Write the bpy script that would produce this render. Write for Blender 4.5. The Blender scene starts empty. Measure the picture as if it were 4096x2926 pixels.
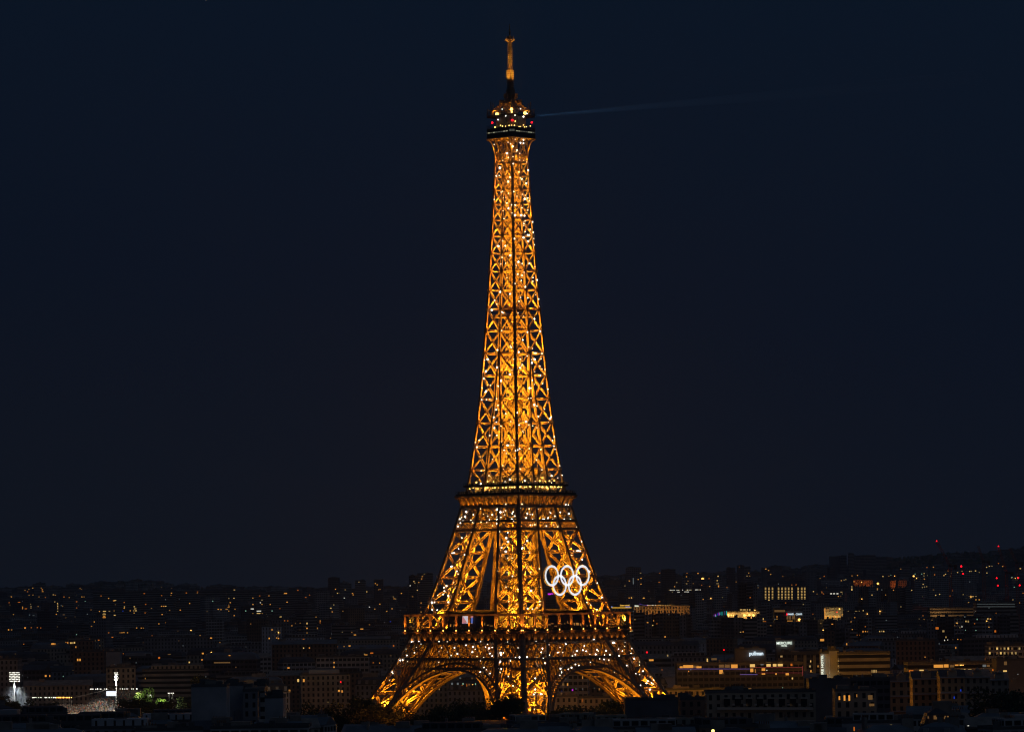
import bpy, math, random
from mathutils import Vector, Matrix
from mathutils.bvhtree import BVHTree
random.seed(7)
PI = math.pi
SC = bpy.context.scene
COL = SC.collection
# ---------------------------------------------------------------- camera
DIST, CAMH, F = 1712.0, 75.0, 15480.0
PITCH, YAW, ROLL = math.atan(887/F), math.radians(.033), math.radians(-.78)
cam_d = bpy.data.cameras.new('camera'); cam = bpy.data.objects.new('camera', cam_d); COL.objects.link(cam)
cam_d.sensor_width = 36; cam_d.lens = F/4096*36; cam_d.clip_start = 5; cam_d.clip_end = 90000
CR = Matrix.Rotation(YAW, 3, 'Z') @ Matrix.Rotation(PI/2+PITCH, 3, 'X') @ Matrix.Rotation(ROLL, 3, 'Z')
CAM = Vector((0, -DIST, CAMH))
cam.matrix_world = Matrix.Translation(CAM) @ CR.to_4x4()
SC.camera = cam
# ---------------------------------------------------------------- sky and dusk light
w = bpy.data.worlds.new('World'); SC.world = w; w.use_nodes = True
nt = w.node_tree; nt.nodes.clear()
_o = nt.nodes.new('ShaderNodeOutputWorld'); _b = nt.nodes.new('ShaderNodeBackground')
_t = nt.nodes.new('ShaderNodeTexCoord'); _s = nt.nodes.new('ShaderNodeSeparateXYZ'); _r = nt.nodes.new('ShaderNodeValToRGB')
nt.links.new(_t.outputs['Generated'], _s.inputs[0])
_m = nt.nodes.new('ShaderNodeMath'); _m.operation = 'MULTIPLY_ADD'     # bluer and higher to the west (right)
_m.inputs[1].default_value = .10; nt.links.new(_s.outputs['X'], _m.inputs[0]); nt.links.new(_s.outputs['Z'], _m.inputs[2])
nt.links.new(_m.outputs[0], _r.inputs[0])
cr = _r.color_ramp
cr.elements[0].position = 0.0; cr.elements[0].color = (.0042, .0064, .0118, 1)
cr.elements[1].position = .16; cr.elements[1].color = (.0030, .0076, .0178, 1)
e = cr.elements.new(.075); e.color = (.0028, .0060, .0145, 1)
e = cr.elements.new(1.0); e.color = (.010, .018, .034, 1)
_b.inputs['Strength'].default_value = 1.0
nt.links.new(_r.outputs[0], _b.inputs[0]); nt.links.new(_b.outputs[0], _o.inputs[0])
sun_d = bpy.data.lights.new('dusk_glow', 'SUN'); sun = bpy.data.objects.new('dusk_glow', sun_d); COL.objects.link(sun)
sun_d.energy = .036; sun_d.angle = math.radians(50); sun_d.color = (.72, .82, 1.0)
sun.rotation_euler = (math.radians(58), 0, math.radians(50))            # from the west-north-west, behind the right shoulder
vs = SC.view_settings; SC.display_settings.display_device = 'sRGB'
vs.view_transform = 'Standard'; vs.look = 'None'; vs.exposure = 0; vs.gamma = 1; vs.use_curve_mapping = False
cy = SC.cycles
cy.max_bounces = 3; cy.diffuse_bounces = 2; cy.glossy_bounces = 2; cy.transmission_bounces = 2; cy.transparent_max_bounces = 8
cy.volume_bounces = 0; cy.sample_clamp_indirect = 1.5; cy.sample_clamp_direct = 0; cy.use_light_tree = True
cy.caustics_reflective = False; cy.caustics_refractive = False; cy.use_adaptive_sampling = False
cy.filter_width = 1.15; cy.denoising_prefilter = 'ACCURATE'

def P(px, py, D):
    """point at forward distance D on the sight line of photo pixel (px, py)"""
    d = CR @ Vector(((px-2048)/F, -(py-1463)/F, -1))
    return CAM + d*(D/d.y)
def PX(p):
    q = CR.transposed() @ (Vector(p)-CAM)
    return (2048+F*q.x/-q.z, 1463-F*q.y/-q.z)
def H(py, D=DIST): return P(2060, py, D).z
# ---------------------------------------------------------------- helpers
def lerp(a, b, t): return a+(b-a)*t
def interp(tab, x):
    if x <= tab[0][0]: return tab[0][1]
    for (a, u), (b, v) in zip(tab, tab[1:]):
        if x <= b: return lerp(u, v, (x-a)/(b-a))
    return tab[-1][1]
def tag(o, label=None, cat=None, group=None, kind=None):
    if label: o['label'] = label
    if cat: o['category'] = cat
    if group: o['group'] = group
    if kind: o['kind'] = kind
    return o
def empty(name, loc=(0, 0, 0), rz=0, label=None, cat=None, group=None):
    o = bpy.data.objects.new(name, None); COL.objects.link(o); o.location = loc; o.rotation_euler = (0, 0, rz)
    o.empty_display_size = 1
    return tag(o, label, cat, group)
_BOXF = ((0, 3, 2, 1), (4, 5, 6, 7), (0, 1, 5, 4), (1, 2, 6, 5), (2, 3, 7, 6), (3, 0, 4, 7))
class MB:
    def __init__(s): s.v = []; s.f = []; s.m = []; s.uv = {}; s.mi = 0; s.sm = []
    def face(s, pts, uv=None):
        n = len(s.v); s.v.extend([tuple(p) for p in pts]); s.f.append(tuple(range(n, n+len(pts)))); s.m.append(s.mi)
        if uv: s.uv[len(s.f)-1] = uv
    def hexa(s, c):
        n = len(s.v); s.v.extend([tuple(p) for p in c])
        for q in _BOXF: s.f.append(tuple(n+i for i in q)); s.m.append(s.mi)
    def box(s, x0, x1, y0, y1, z0, z1):
        s.hexa([(x0, y0, z0), (x1, y0, z0), (x1, y1, z0), (x0, y1, z0), (x0, y0, z1), (x1, y0, z1), (x1, y1, z1), (x0, y1, z1)])
    def beam(s, p0, p1, a, b, ref=(0, 0, 1)):
        """box from p0 to p1, a wide across ref, b deep along ref"""
        p0 = Vector(p0); p1 = Vector(p1); d = (p1-p0)
        if d.length < 1e-5: return
        d.normalize(); r = Vector(ref); x = d.cross(r)
        if x.length < 1e-4: x = d.cross(Vector((1, 0, .01)))
        x.normalize(); y = x.cross(d).normalized(); x = x*(a/2); y = y*(b/2)
        s.hexa([p0-x-y, p0+x-y, p0+x+y, p0-x+y, p1-x-y, p1+x-y, p1+x+y, p1-x+y])
    def walls(s, x0, x1, y0, y1, z0, z1, top=True):
        for (ax, ay, bx, by) in ((x0, y0, x1, y0), (x1, y0, x1, y1), (x1, y1, x0, y1), (x0, y1, x0, y0)):
            L = abs(bx-ax)+abs(by-ay); n = max(1, round(L/2.7)); h = z1-z0; k = max(1, round(h/3.1))
            s.face([(ax, ay, z0), (bx, by, z0), (bx, by, z1), (ax, ay, z1)], [(0, 0), (n, 0), (n, k), (0, k)])
        if top: s.face([(x0, y0, z1), (x1, y0, z1), (x1, y1, z1), (x0, y1, z1)])
    def cyl(s, c, r, z0, z1, n=12, r1=None, smooth=True):
        r1 = r if r1 is None else r1; k = len(s.v)
        for i in range(n):
            a = 2*PI*i/n; s.v.append((c[0]+r*math.cos(a), c[1]+r*math.sin(a), z0))
        for i in range(n):
            a = 2*PI*i/n; s.v.append((c[0]+r1*math.cos(a), c[1]+r1*math.sin(a), z1))
        for i in range(n):
            j = (i+1) % n; s.f.append((k+i, k+j, k+n+j, k+n+i)); s.m.append(s.mi); s.sm.append(len(s.f)-1)
        s.f.append(tuple(range(k+n-1, k-1, -1))); s.m.append(s.mi); s.f.append(tuple(range(k+n, k+2*n))); s.m.append(s.mi)
    def ball(s, c, r, n=8, m=5, sz=1.0):
        k = len(s.v); c = Vector(c)
        s.v.append((c.x, c.y, c.z-r*sz))
        for j in range(1, m):
            t = -PI/2+PI*j/m
            for i in range(n):
                a = 2*PI*i/n; s.v.append((c.x+r*math.cos(t)*math.cos(a), c.y+r*math.cos(t)*math.sin(a), c.z+r*sz*math.sin(t)))
        s.v.append((c.x, c.y, c.z+r*sz)); top = len(s.v)-1
        def F_(q): s.f.append(q); s.m.append(s.mi); s.sm.append(len(s.f)-1)
        for i in range(n):
            j = (i+1) % n; F_((k, k+1+j, k+1+i))
            for q in range(m-2): F_((k+1+q*n+i, k+1+q*n+j, k+1+(q+1)*n+j, k+1+(q+1)*n+i))
            F_((k+1+(m-2)*n+i, k+1+(m-2)*n+j, top))
    def build(s, name, mats, parent=None, loc=None, rz=0):
        me = bpy.data.meshes.new(name); me.from_pydata(s.v, [], s.f)
        mats = mats if isinstance(mats, (list, tuple)) else [mats]
        for m in mats: me.materials.append(m)
        if len(mats) > 1: me.polygons.foreach_set('material_index', s.m)
        if s.uv:
            ul = me.uv_layers.new(name='UVMap')
            for fi, uv in s.uv.items():
                ls = me.polygons[fi].loop_start
                for i, q in enumerate(uv): ul.data[ls+i].uv = q
        for i in s.sm: me.polygons[i].use_smooth = True
        o = bpy.data.objects.new(name, me); COL.objects.link(o)
        if loc is not None: o.location = loc
        if rz: o.rotation_euler = (0, 0, rz)
        if parent is not None: o.parent = parent
        return o
# ---------------------------------------------------------------- materials
def mat(name, col, rough=.7, metal=0.0, emit=None, es=1.0, noise=0, nscale=1.0, spec=.3):
    m = bpy.data.materials.new(name); m.use_nodes = True; b = m.node_tree.nodes['Principled BSDF']
    b.inputs['Base Color'].default_value = (*col, 1); b.inputs['Roughness'].default_value = rough; b.inputs['Metallic'].default_value = metal
    b.inputs['Specular IOR Level'].default_value = spec
    if noise:
        t = m.node_tree; n = t.nodes.new('ShaderNodeTexNoise'); n.inputs['Scale'].default_value = nscale; n.inputs['Detail'].default_value = 4
        tc = t.nodes.new('ShaderNodeTexCoord'); t.links.new(tc.outputs['Object'], n.inputs['Vector'])
        r = t.nodes.new('ShaderNodeValToRGB'); r.color_ramp.elements[0].position = .3; r.color_ramp.elements[1].position = .7
        r.color_ramp.elements[0].color = (*[c*(1-noise) for c in col], 1); r.color_ramp.elements[1].color = (*[min(1, c*(1+noise)) for c in col], 1)
        t.links.new(n.outputs['Fac'], r.inputs[0]); t.links.new(r.outputs[0], b.inputs['Base Color'])
    if emit:
        b.inputs['Emission Color'].default_value = (*emit, 1); b.inputs['Emission Strength'].default_value = es
        m.cycles.emission_sampling = 'NONE'
    return m
IRON = mat('iron_paint', (.30, .20, .13), .55, 0, noise=.25, nscale=.6)
DARKMETAL = mat('dark_metal', (.05, .045, .04), .6, noise=.3, nscale=.5)
FLASH = mat('flash_bulb', (.8, .8, .8), emit=(1, .95, .88), es=3.5)
FLASH_HOT = mat('flash_bulb_full', (.8, .8, .8), emit=(1, .97, .93), es=9); FLASH_DIM = mat('flash_bulb_fading', (.8, .8, .8), emit=(1, .88, .72), es=1.3)
AMBERLAMP = mat('amber_lamp', (.5, .4, .2), emit=(1, .48, .10), es=5)
REDLAMP = mat('red_lamp', (.3, .02, .02), emit=(1, .004, .012), es=4)
WHITELAMP = mat('white_lamp', (.7, .7, .7), emit=(1, .97, .88), es=3)
_pts = []
def point(loc, e, col=(1, .40, .05), r=.25, parent=None, spot=None, name='projector'):
    d = bpy.data.lights.new(name, 'SPOT' if spot else 'POINT'); d.energy = e; d.color = col; d.shadow_soft_size = r
    o = bpy.data.objects.new(name, d); COL.objects.link(o); o.location = loc
    if spot:
        d.spot_size = math.radians(spot[0]); d.spot_blend = spot[1]
        v = Vector(spot[2]); o.rotation_euler = v.to_track_quat('-Z', 'Y').to_euler()
    if parent is not None: o.parent = parent
    return o
# ================================================================ the iron tower
YAWT = math.radians(-45+2.2)
tower = empty('lattice_tower', (0, 0, 0), YAWT, 'tall iron lattice tower glowing amber, covered in white sparkling lamps', 'tower')
TW = Matrix.Rotation(YAWT, 4, 'Z')
S_ = [(0, 61.0), (8, 56.4), (19, 50.2), (29.6, 44.7), (40.4, 39.0), (51.2, 34.4), (57.6, 31.6), (69, 27.4), (79.8, 24.3), (90.7, 21.6), (100.6, 19.2), (110.5, 17.0),
      (119.5, 15.0), (127.1, 14.0), (137.5, 12.85), (147.8, 11.75), (158.4, 10.85), (168.8, 10.1), (178.6, 9.4), (188.7, 8.8), (198.2, 8.15), (206.8, 7.65),
      (215.2, 7.25), (223.2, 6.9), (230.9, 6.55), (238, 6.2), (244.9, 5.9), (251.3, 5.6), (257.3, 5.35), (263, 5.1), (268, 5.05)]
G_ = [(0, 45.6), (19, 34.9), (29.6, 29.5), (40.4, 24.0), (57.6, 16.8), (69, 13.0), (79.8, 11.2), (90.7, 9.3), (100.6, 7.4), (110.5, 5.9), (119.5, 4.7), (127.1, 4.2),
      (137.5, 3.4), (147.8, 2.7), (158.4, 1.5), (168.8, .9), (178.6, 0)]
def S(h): return interp(S_, h)
def G(h): return interp(G_, h)
def laced(mb, p0, p1, n, w, dp, t=.14, step=None):
    p0 = Vector(p0); p1 = Vector(p1); n = Vector(n).normalized(); d = (p1-p0); L = d.length; d.normalize()
    sd = d.cross(n).normalized()*(w/2)
    for q in (1, -1):
        o = sd*q + n*(dp/2)
        mb.beam(p0+o, p1+o, t, dp, n)
    step = step or w*3.0; k = max(2, int(L/step))
    for i in range(k):
        a = p0+d*(L*i/k)+sd*(1 if i % 2 else -1)+n*(dp*.75); b = p0+d*(L*(i+1)/k)+sd*(-1 if i % 2 else 1)+n*(dp*.75)
        mb.beam(a, b, t*.9, t*.6, n)
def xpanel(mb, a, b, c, d, n, w, dp, horiz=True, mid=False, t=.2):
    """a b bottom corners, c d top corners (a under d); n points inward"""
    a, b, c, d = map(Vector, (a, b, c, d)); n = Vector(n)
    laced(mb, a, c, n, w, dp, t); laced(mb, b, d, n, w, dp*.9, t)
    if horiz: laced(mb, d, c, n, w*1.15, dp, t)
    if mid:
        m1 = (a+d)/2; m2 = (b+c)/2; laced(mb, m1, m2, n, w*.9, dp*.9, t)
        laced(mb, (m1+m2)/2, (c+d)/2, n, w*.5, dp*.6, t)
def gusset(mb, p, n, r):
    """octagonal plate on the outer plane"""
    p = Vector(p); n = Vector(n).normalized(); u = n.cross(Vector((0, 0, 1))).normalized(); v = Vector((0, 0, 1))
    o = p-n*.28; k = len(mb.v)
    for z in (0, .16):
        for i in range(8):
            a = PI/8+PI/4*i; mb.v.append(tuple(o+u*(r*math.cos(a))+v*(r*1.25*math.sin(a))+n*z))
    for i in range(8):
        j = (i+1) % 8; mb.f.append((k+i, k+j, k+8+j, k+8+i)); mb.m.append(mb.mi)
    mb.f.append(tuple(range(k, k+8))); mb.m.append(mb.mi); mb.f.append(tuple(range(k+15, k+7, -1))); mb.m.append(mb.mi)
# faces of the tower: u along, outward normal
FACES = [((1, 0, 0), (0, -1, 0)), ((0, 1, 0), (1, 0, 0)), ((-1, 0, 0), (0, 1, 0)), ((0, -1, 0), (-1, 0, 0))]
def onface(fi, u, off, h):
    U, N = FACES[fi]; return Vector((U[0]*u+N[0]*off, U[1]*u+N[1]*off, h))
def inn(fi):
    N = FACES[fi][1]; return Vector((-N[0], -N[1], .12))
# ---- the four legs, ground to the merging height
LOWLEV = [0, 8, 19, 29.6, 40.4, 51.2, 57.6]
MIDLEV = [57.6, 69, 79.8, 90.7, 100.6, 110.5]
UPLEV = [110.5, 119.5, 127.1, 137.5, 147.8, 158.4, 168.8, 178.6]
def legpart(name, levs, sx, sy, cw, bw, dp, mids=(), nodiag=()):
    mb = MB()
    def C(a, b, h): return Vector((sx*(S(h) if a else G(h)), sy*(S(h) if b else G(h)), h))
    for h0, h1 in zip(levs, levs[1:]):
        for a in (0, 1):
            for b in (0, 1):
                if h0 >= 158 and not (a or b): continue
                mb.beam(C(a, b, h0), C(a, b, h1), cw, cw, (1, 0, 0))
        quads = [((1, 0), (1, 1), (-sx, 0, .1)), ((0, 1), (1, 1), (0, -sy, .1)), ((0, 0), (0, 1), (sx, 0, .1)), ((0, 0), (1, 0), (0, sy, .1))]
        for k, (q0, q1, n) in enumerate(quads):
            if h0 >= 158 and k > 1: continue
            if (h0, h1) in nodiag:
                laced(mb, C(*q0, h1), C(*q1, h1), n, bw*1.1, dp); continue
            xpanel(mb, C(*q0, h0), C(*q1, h0), C(*q1, h1), C(*q0, h1), n, bw, dp, mid=(h0 in mids))
            if k < 2:
                ctr = (C(*q0, h0)+C(*q1, h1)+C(*q1, h0)+C(*q0, h1))/4; gusset(mb, ctr, n, cw*.55)
                for q in (q0, q1): gusset(mb, C(*q, h1), n, cw*.95)
        # diaphragm and inner stair and lift runs
        laced(mb, C(0, 0, h1), C(1, 1, h1), (0, 0, -1), bw*.7, dp*.5); laced(mb, C(0, 1, h1), C(1, 0, h1), (0, 0, -1), bw*.7, dp*.5)
        if h0 < 110:
            c0 = (C(0, 0, h0)+C(1, 1, h0))/2; c1 = (C(0, 0, h1)+C(1, 1, h1))/2
            for ox, oy in ((-2, -2), (2, -2), (2, 2), (-2, 2)):
                mb.beam(c0+Vector((ox, oy, 0)), c1+Vector((ox, oy, 0)), .35, .35, (1, 0, 0))
            k = 3
            for i in range(k):
                p = c0.lerp(c1, i/k); q = c0.lerp(c1, (i+1)/k); e = 2.6 if i % 2 else -2.6
                mb.beam(p+Vector((e, -1, 0)), q+Vector((-e, -1, 0)), .8, .12, (0, 0, 1)); mb.beam(p+Vector((-1, e, 0)), q+Vector((-1, -e, 0)), .3, .3, (0, 0, 1))
                for (ax, ay), (bx, by) in (((-2, -2), (2, -2)), ((2, -2), (2, 2)), ((2, 2), (-2, 2)), ((-2, 2), (-2, -2))):
                    mb.beam(p+Vector((ax, ay, 0)), p+Vector((bx, by, 0)), .3, .3)
                    mb.beam(p+Vector((ax, ay, 0)), q+Vector((bx, by, 0)), .16, .16)
                # ties from the inner run to the corners
                h = p.z
                for aa in (0, 1):
                    for bb in (0, 1):
                        if random.random() < .25: mb.beam(p+Vector((1.6*sx*(1 if aa else -1), 1.6*sy*(1 if bb else -1), 0)), C(aa, bb, min(h1, h+2)), .16, .16)
    return mb.build(name, IRON, tower)
for sx in (-1, 1):
    for sy in (-1, 1):
        legpart('leg', LOWLEV, sx, sy, 1.75, 1.0, .9, mids=(0, 8, 19, 29.6), nodiag=((40.4, 51.2), (51.2, 57.6)))
        legpart('leg', MIDLEV, sx, sy, 1.35, .85, .75, nodiag=((100.6, 110.5),))
        legpart('leg', UPLEV, sx, sy, .85, .58, .58)
# masonry feet
for sx in (-1, 1):
    for sy in (-1, 1):
        mb = MB()
        for a in (0, 1):
            for b in (0, 1):
                cx, cy = sx*(61 if a else 45.6), sy*(61 if b else 45.6)
                mb.box(cx-3, cx+3, cy-3, cy+3, -2, 1.2); mb.box(cx-2.2, cx+2.2, cy-2.2, cy+2.2, 1.2, 2.2)
        mb.build('footing', mat('footing_stone', (.3, .28, .24), .9, noise=.2), tower)
# horizontal ties between the legs above the second floor, where the faces are joined
for h in UPLEV[2:-1]:
    for fi in range(4):
        mb = MB(); laced(mb, onface(fi, -G(h), S(h), h), onface(fi, G(h), S(h), h), inn(fi), .6, .5, step=.8); mb.build('tie_beam', IRON, tower)
for h0, h1 in zip(UPLEV[1:-1], UPLEV[2:]):
    for fi in range(4):
        if G(h0) > 2.5:
            mb = MB(); xpanel(mb, onface(fi, -G(h0), G(h0), h0), onface(fi, G(h0), G(h0), h0), onface(fi, G(h1), G(h1), h1), onface(fi, -G(h1), G(h1), h1), inn(fi), .3, .35, horiz=False, t=.1); mb.build('cross_brace', IRON, tower)
# ---- upper shaft
SHLEV = [178.6, 188.7, 198.2, 206.8, 215.2, 223.2, 230.9, 238, 244.9, 251.3, 257.3, 263]
mb = MB()
for h0, h1 in zip(SHLEV, SHLEV[1:]):
    k = (263-h0)/85; cw = lerp(.72, .88, k); bw = lerp(.34, .50, k)
    for fi in range(4):
        mb.beam(onface(fi, -S(h0), S(h0), h0), onface(fi, -S(h1), S(h1), h1), cw, cw, FACES[fi][0])
        mb.beam(onface(fi, 0, S(h0), h0), onface(fi, 0, S(h1), h1), cw*.8, cw*.8, FACES[fi][0])
        n = inn(fi)
        for u0, u1 in ((-1, 0), (0, 1)):
            xpanel(mb, onface(fi, u0*S(h0), S(h0), h0), onface(fi, u1*S(h0), S(h0), h0), onface(fi, u1*S(h1), S(h1), h1), onface(fi, u0*S(h1), S(h1), h1), n, bw, .5, t=.16)
            gusset(mb, onface(fi, (u0+u1)/2*(S(h0)+S(h1))/2, (S(h0)+S(h1))/2, (h0+h1)/2), n, .38)
        for u in (-1, 0, 1): gusset(mb, onface(fi, u*S(h1), S(h1), h1), n, cw*.98)
        for u in (-1, 0): gusset(mb, onface(fi, u*S(h0), S(h0), h0), n, cw*.98)
    laced(mb, (-S(h1), 0, h1), (S(h1), 0, h1), (0, 0, -1), .5, .4, .1); laced(mb, (0, -S(h1), h1), (0, S(h1), h1), (0, 0, -1), .5, .4, .1)
mb.build('upper_shaft', IRON, tower)
# ---- lift and stair core
mb = MB()
def core(h0, h1, r):
    for x in (-r, 0, r):
        for y in (-r, r):
            mb.beam((x, y, h0), (x, y, h1), .26, .26, (1, 0, 0)); mb.beam((y, x, h0), (y, x, h1), .26, .26, (1, 0, 0))
    h = h0; i = 0
    while h < h1-1.5:
        for (ax, ay), (bx, by) in (((-r, -r), (r, -r)), ((r, -r), (r, r)), ((r, r), (-r, r)), ((-r, r), (-r, -r))):
            mb.beam((ax, ay, h), (bx, by, h), .3, .22)
            if i % 2: mb.beam((ax*1.02, ay*1.02, h), (bx*1.02, by*1.02, h+2.4), .14, .14)
            else: mb.beam((bx*1.02, by*1.02, h), (ax*1.02, ay*1.02, h+2.4), .14, .14)
        if i % 4 == 0: mb.box(-r*.9, r*.9, -r*.9, r*.9, h-.05, h+.05)
        h += 2.4; i += 1
core(116, 196, 2.5); core(199, 272, 2.0)
mb.build('lift_shaft', IRON, tower)
mb = MB()                                     # intermediate landing
for h in (194.6, 197.6):
    mb.box(-6.6, 6.6, -6.6, 6.6, h, h+.3)
    for fi in range(4): mb.beam(onface(fi, -6.6, 6.5, h+1.1), onface(fi, 6.6, 6.5, h+1.1), .15, .3)
mb.build('landing', IRON, tower)
mb = MB(); random.seed(11)                    # lift cabins and machinery on the shaft
for h, sx, sy, a in ((146, 1, -1, 1.2), (158, -1, 1, 1.0), (171, -1, -1, 1.1), (212, 1, 1, .9), (242, 1, -1, .9), (226, -1, -1, .8), (250, -1, 1, .8)):
    mb.box(sx*2.9-a, sx*2.9+a, sy*2.9-a, sy*2.9+a, h, h+3); mb.box(sx*2.9-a*1.1, sx*2.9+a*1.1, sy*2.9-a*1.1, sy*2.9+a*1.1, h+3.1, h+3.3)
mb.build('lift_cabin', IRON, tower)
# ---- belts of lattice under the floors
def lattice(mb, fi, u0, u1, h0, h1, off0, off1, cell, t, dp=.25):
    """diagonal mesh between u0..u1"""
    N = FACES[fi][1]; n = inn(fi); k = max(1, round((u1-u0)/cell)); H_ = h1-h0; m = 1
    cw = (u1-u0)/k; rows = max(1, round(H_/cw))
    for j in range(rows):
        a = h0+H_*j/rows; b = h0+H_*(j+1)/rows
        oa = lerp(off0, off1, j/rows); ob = lerp(off0, off1, (j+1)/rows)
        for i in range(k):
            x0 = u0+cw*i; x1 = x0+cw
            mb.beam(onface(fi, x0, oa, a), onface(fi, x1, ob, b), t, dp, n); mb.beam(onface(fi, x1, oa, a), onface(fi, x0, ob, b), t, dp, n)
def belt(name, h0, h1, hh, cell):
    for fi in range(4):
        mb = MB(); o0, om, o1 = S(h0), S(hh), S(h1); n = inn(fi)
        for h, o in ((h0, o0), (hh, om), (h1, o1)):
            mb.beam(onface(fi, -o, o, h), onface(fi, o, o, h), 1.0, .9, n)
        lattice(mb, fi, -o0, o0, h0, hh, o0, om, cell, .2)
        # big crossed bracing, laced
        k = max(2, round(2*om/((h1-hh)*1.0)/2)*2); cw = 2*om/k; cu = 2*o1/k
        for i in range(k):
            xpanel(mb, onface(fi, -om+cw*i, om, hh), onface(fi, -om+cw*(i+1), om, hh), onface(fi, -o1+cu*(i+1), o1, h1), onface(fi, -o1+cu*i, o1, h1), n, .6, .7, horiz=False, t=.12)
            mb.beam(onface(fi, -om+cw*i, om, hh), onface(fi, -o1+cu*i, o1, h1), .3, .4, n)
        # second, inner plane of the girder
        d = 3.2
        for i in range(k):
            xpanel(mb, onface(fi, -om+cw*i, om-d, hh), onface(fi, -om+cw*(i+1), om-d, hh), onface(fi, -o1+cu*(i+1), o1-d, h1), onface(fi, -o1+cu*i, o1-d, h1), n, .5, .6, t=.12)
            for hq, oq, cq in ((hh, om, cw), (h1, o1, cu)):
                mb.beam(onface(fi, -oq+cq*i, oq, hq), onface(fi, -oq+cq*(i+1), oq-d, hq), .25, .25); mb.beam(onface(fi, -oq+cq*(i+1), oq, hq), onface(fi, -oq+cq*i, oq-d, hq), .25, .25)
        mb.build(name, IRON, tower)
belt('lattice_belt', 40.4, 51.2, 44.6, 1.9)
belt('lattice_belt', 100.6, 110.5, 104.4, 1.25)
# ---- the great arches, an outer and an inner one on each face
for fi in range(4):
    for inner in (0, 1):
        mb = MB(); R0 = 37.0; C0 = 2.4; n = inn(fi); N = Vector(FACES[fi][1])
        dpo = 15.2 if inner else 0
        def AP(r, a, e=0):
            u = r*math.cos(a); h = C0+r*math.sin(a); return onface(fi, u, S(h)-dpo-e+.3, h)
        nseg = 44; a0 = .16; a1 = PI-.16; prev = None
        for i in range(nseg):
            a = lerp(a0, a1, i/nseg); b = lerp(a0, a1, (i+1)/nseg)
            # broad soffit plate, upper rim, web slats
            q = [AP(R0, a, -.5), AP(R0, b, -.5), AP(R0, b, 1.7), AP(R0, a, 1.7)]; q2 = [AP(R0+.35, a, -.5), AP(R0+.35, b, -.5), AP(R0+.35, b, 1.7), AP(R0+.35, a, 1.7)]
            mb.hexa(q+q2)
            if inner:
                if i % 3 == 0: mb.beam(AP(R0+.3, a), AP(R0+1.6, a), .2, .3, n)
                mb.beam(AP(R0+1.7, a), AP(R0+1.7, b), .3, .4, n)
            else:
                mb.beam(AP(R0+3.4, a), AP(R0+3.4, b), .95, .7, n); mb.beam(AP(R0+.5, a, -.2), AP(R0+.5, b, -.2), .7, .3, n)
            if not inner:
                mb.beam(AP(R0+.35, a), AP(R0+3.4, a), .55, .35, n)
                mb.beam(AP(R0+.4, a), AP(R0+3.3, b), .16, .3, n); mb.beam(AP(R0+.4, a, 1.6), AP(R0+3.3, (a+b)/2, 1.6), .5, .12, n)
                mb.beam(AP(R0+1.6, a), AP(R0+1.6, b), .2, .3, n)
                # spandrel arcade between the arch and the belt
                u = (R0+3.4)*math.cos(a); h = C0+(R0+3.4)*math.sin(a)
                if h < 43.2 and abs(u) < S(42)-1 and abs(u) < 33 and i % 1 == 0:
                    ht = 44.2; mb.beam(onface(fi, u, S(h)+.2, h), onface(fi, u, S(ht)+.2, ht), .4, 1.6, n)
                    u2 = (R0+3.4)*math.cos(b)
                    for s_ in range(5):
                        t0 = s_/5; t1 = (s_+1)/5; ua = lerp(u, u2, t0); ub = lerp(u, u2, t1); za = ht-1.1+1.1*math.sin(PI*t0); zb = ht-1.1+1.1*math.sin(PI*t1)
                        mb.beam(onface(fi, ua, S(za)+.2, za), onface(fi, ub, S(zb)+.2, zb), .3, .8, n)
        if not inner:
            for a in [lerp(a0, a1, i/22) for i in range(23)]:   # ties back to the inner arch
                if abs(math.cos(a)) < .75: mb.beam(AP(R0+1, a, 1.5), AP(R0+1, a, 14), .3, .3)
        mb.build('arch', IRON, tower)
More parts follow.
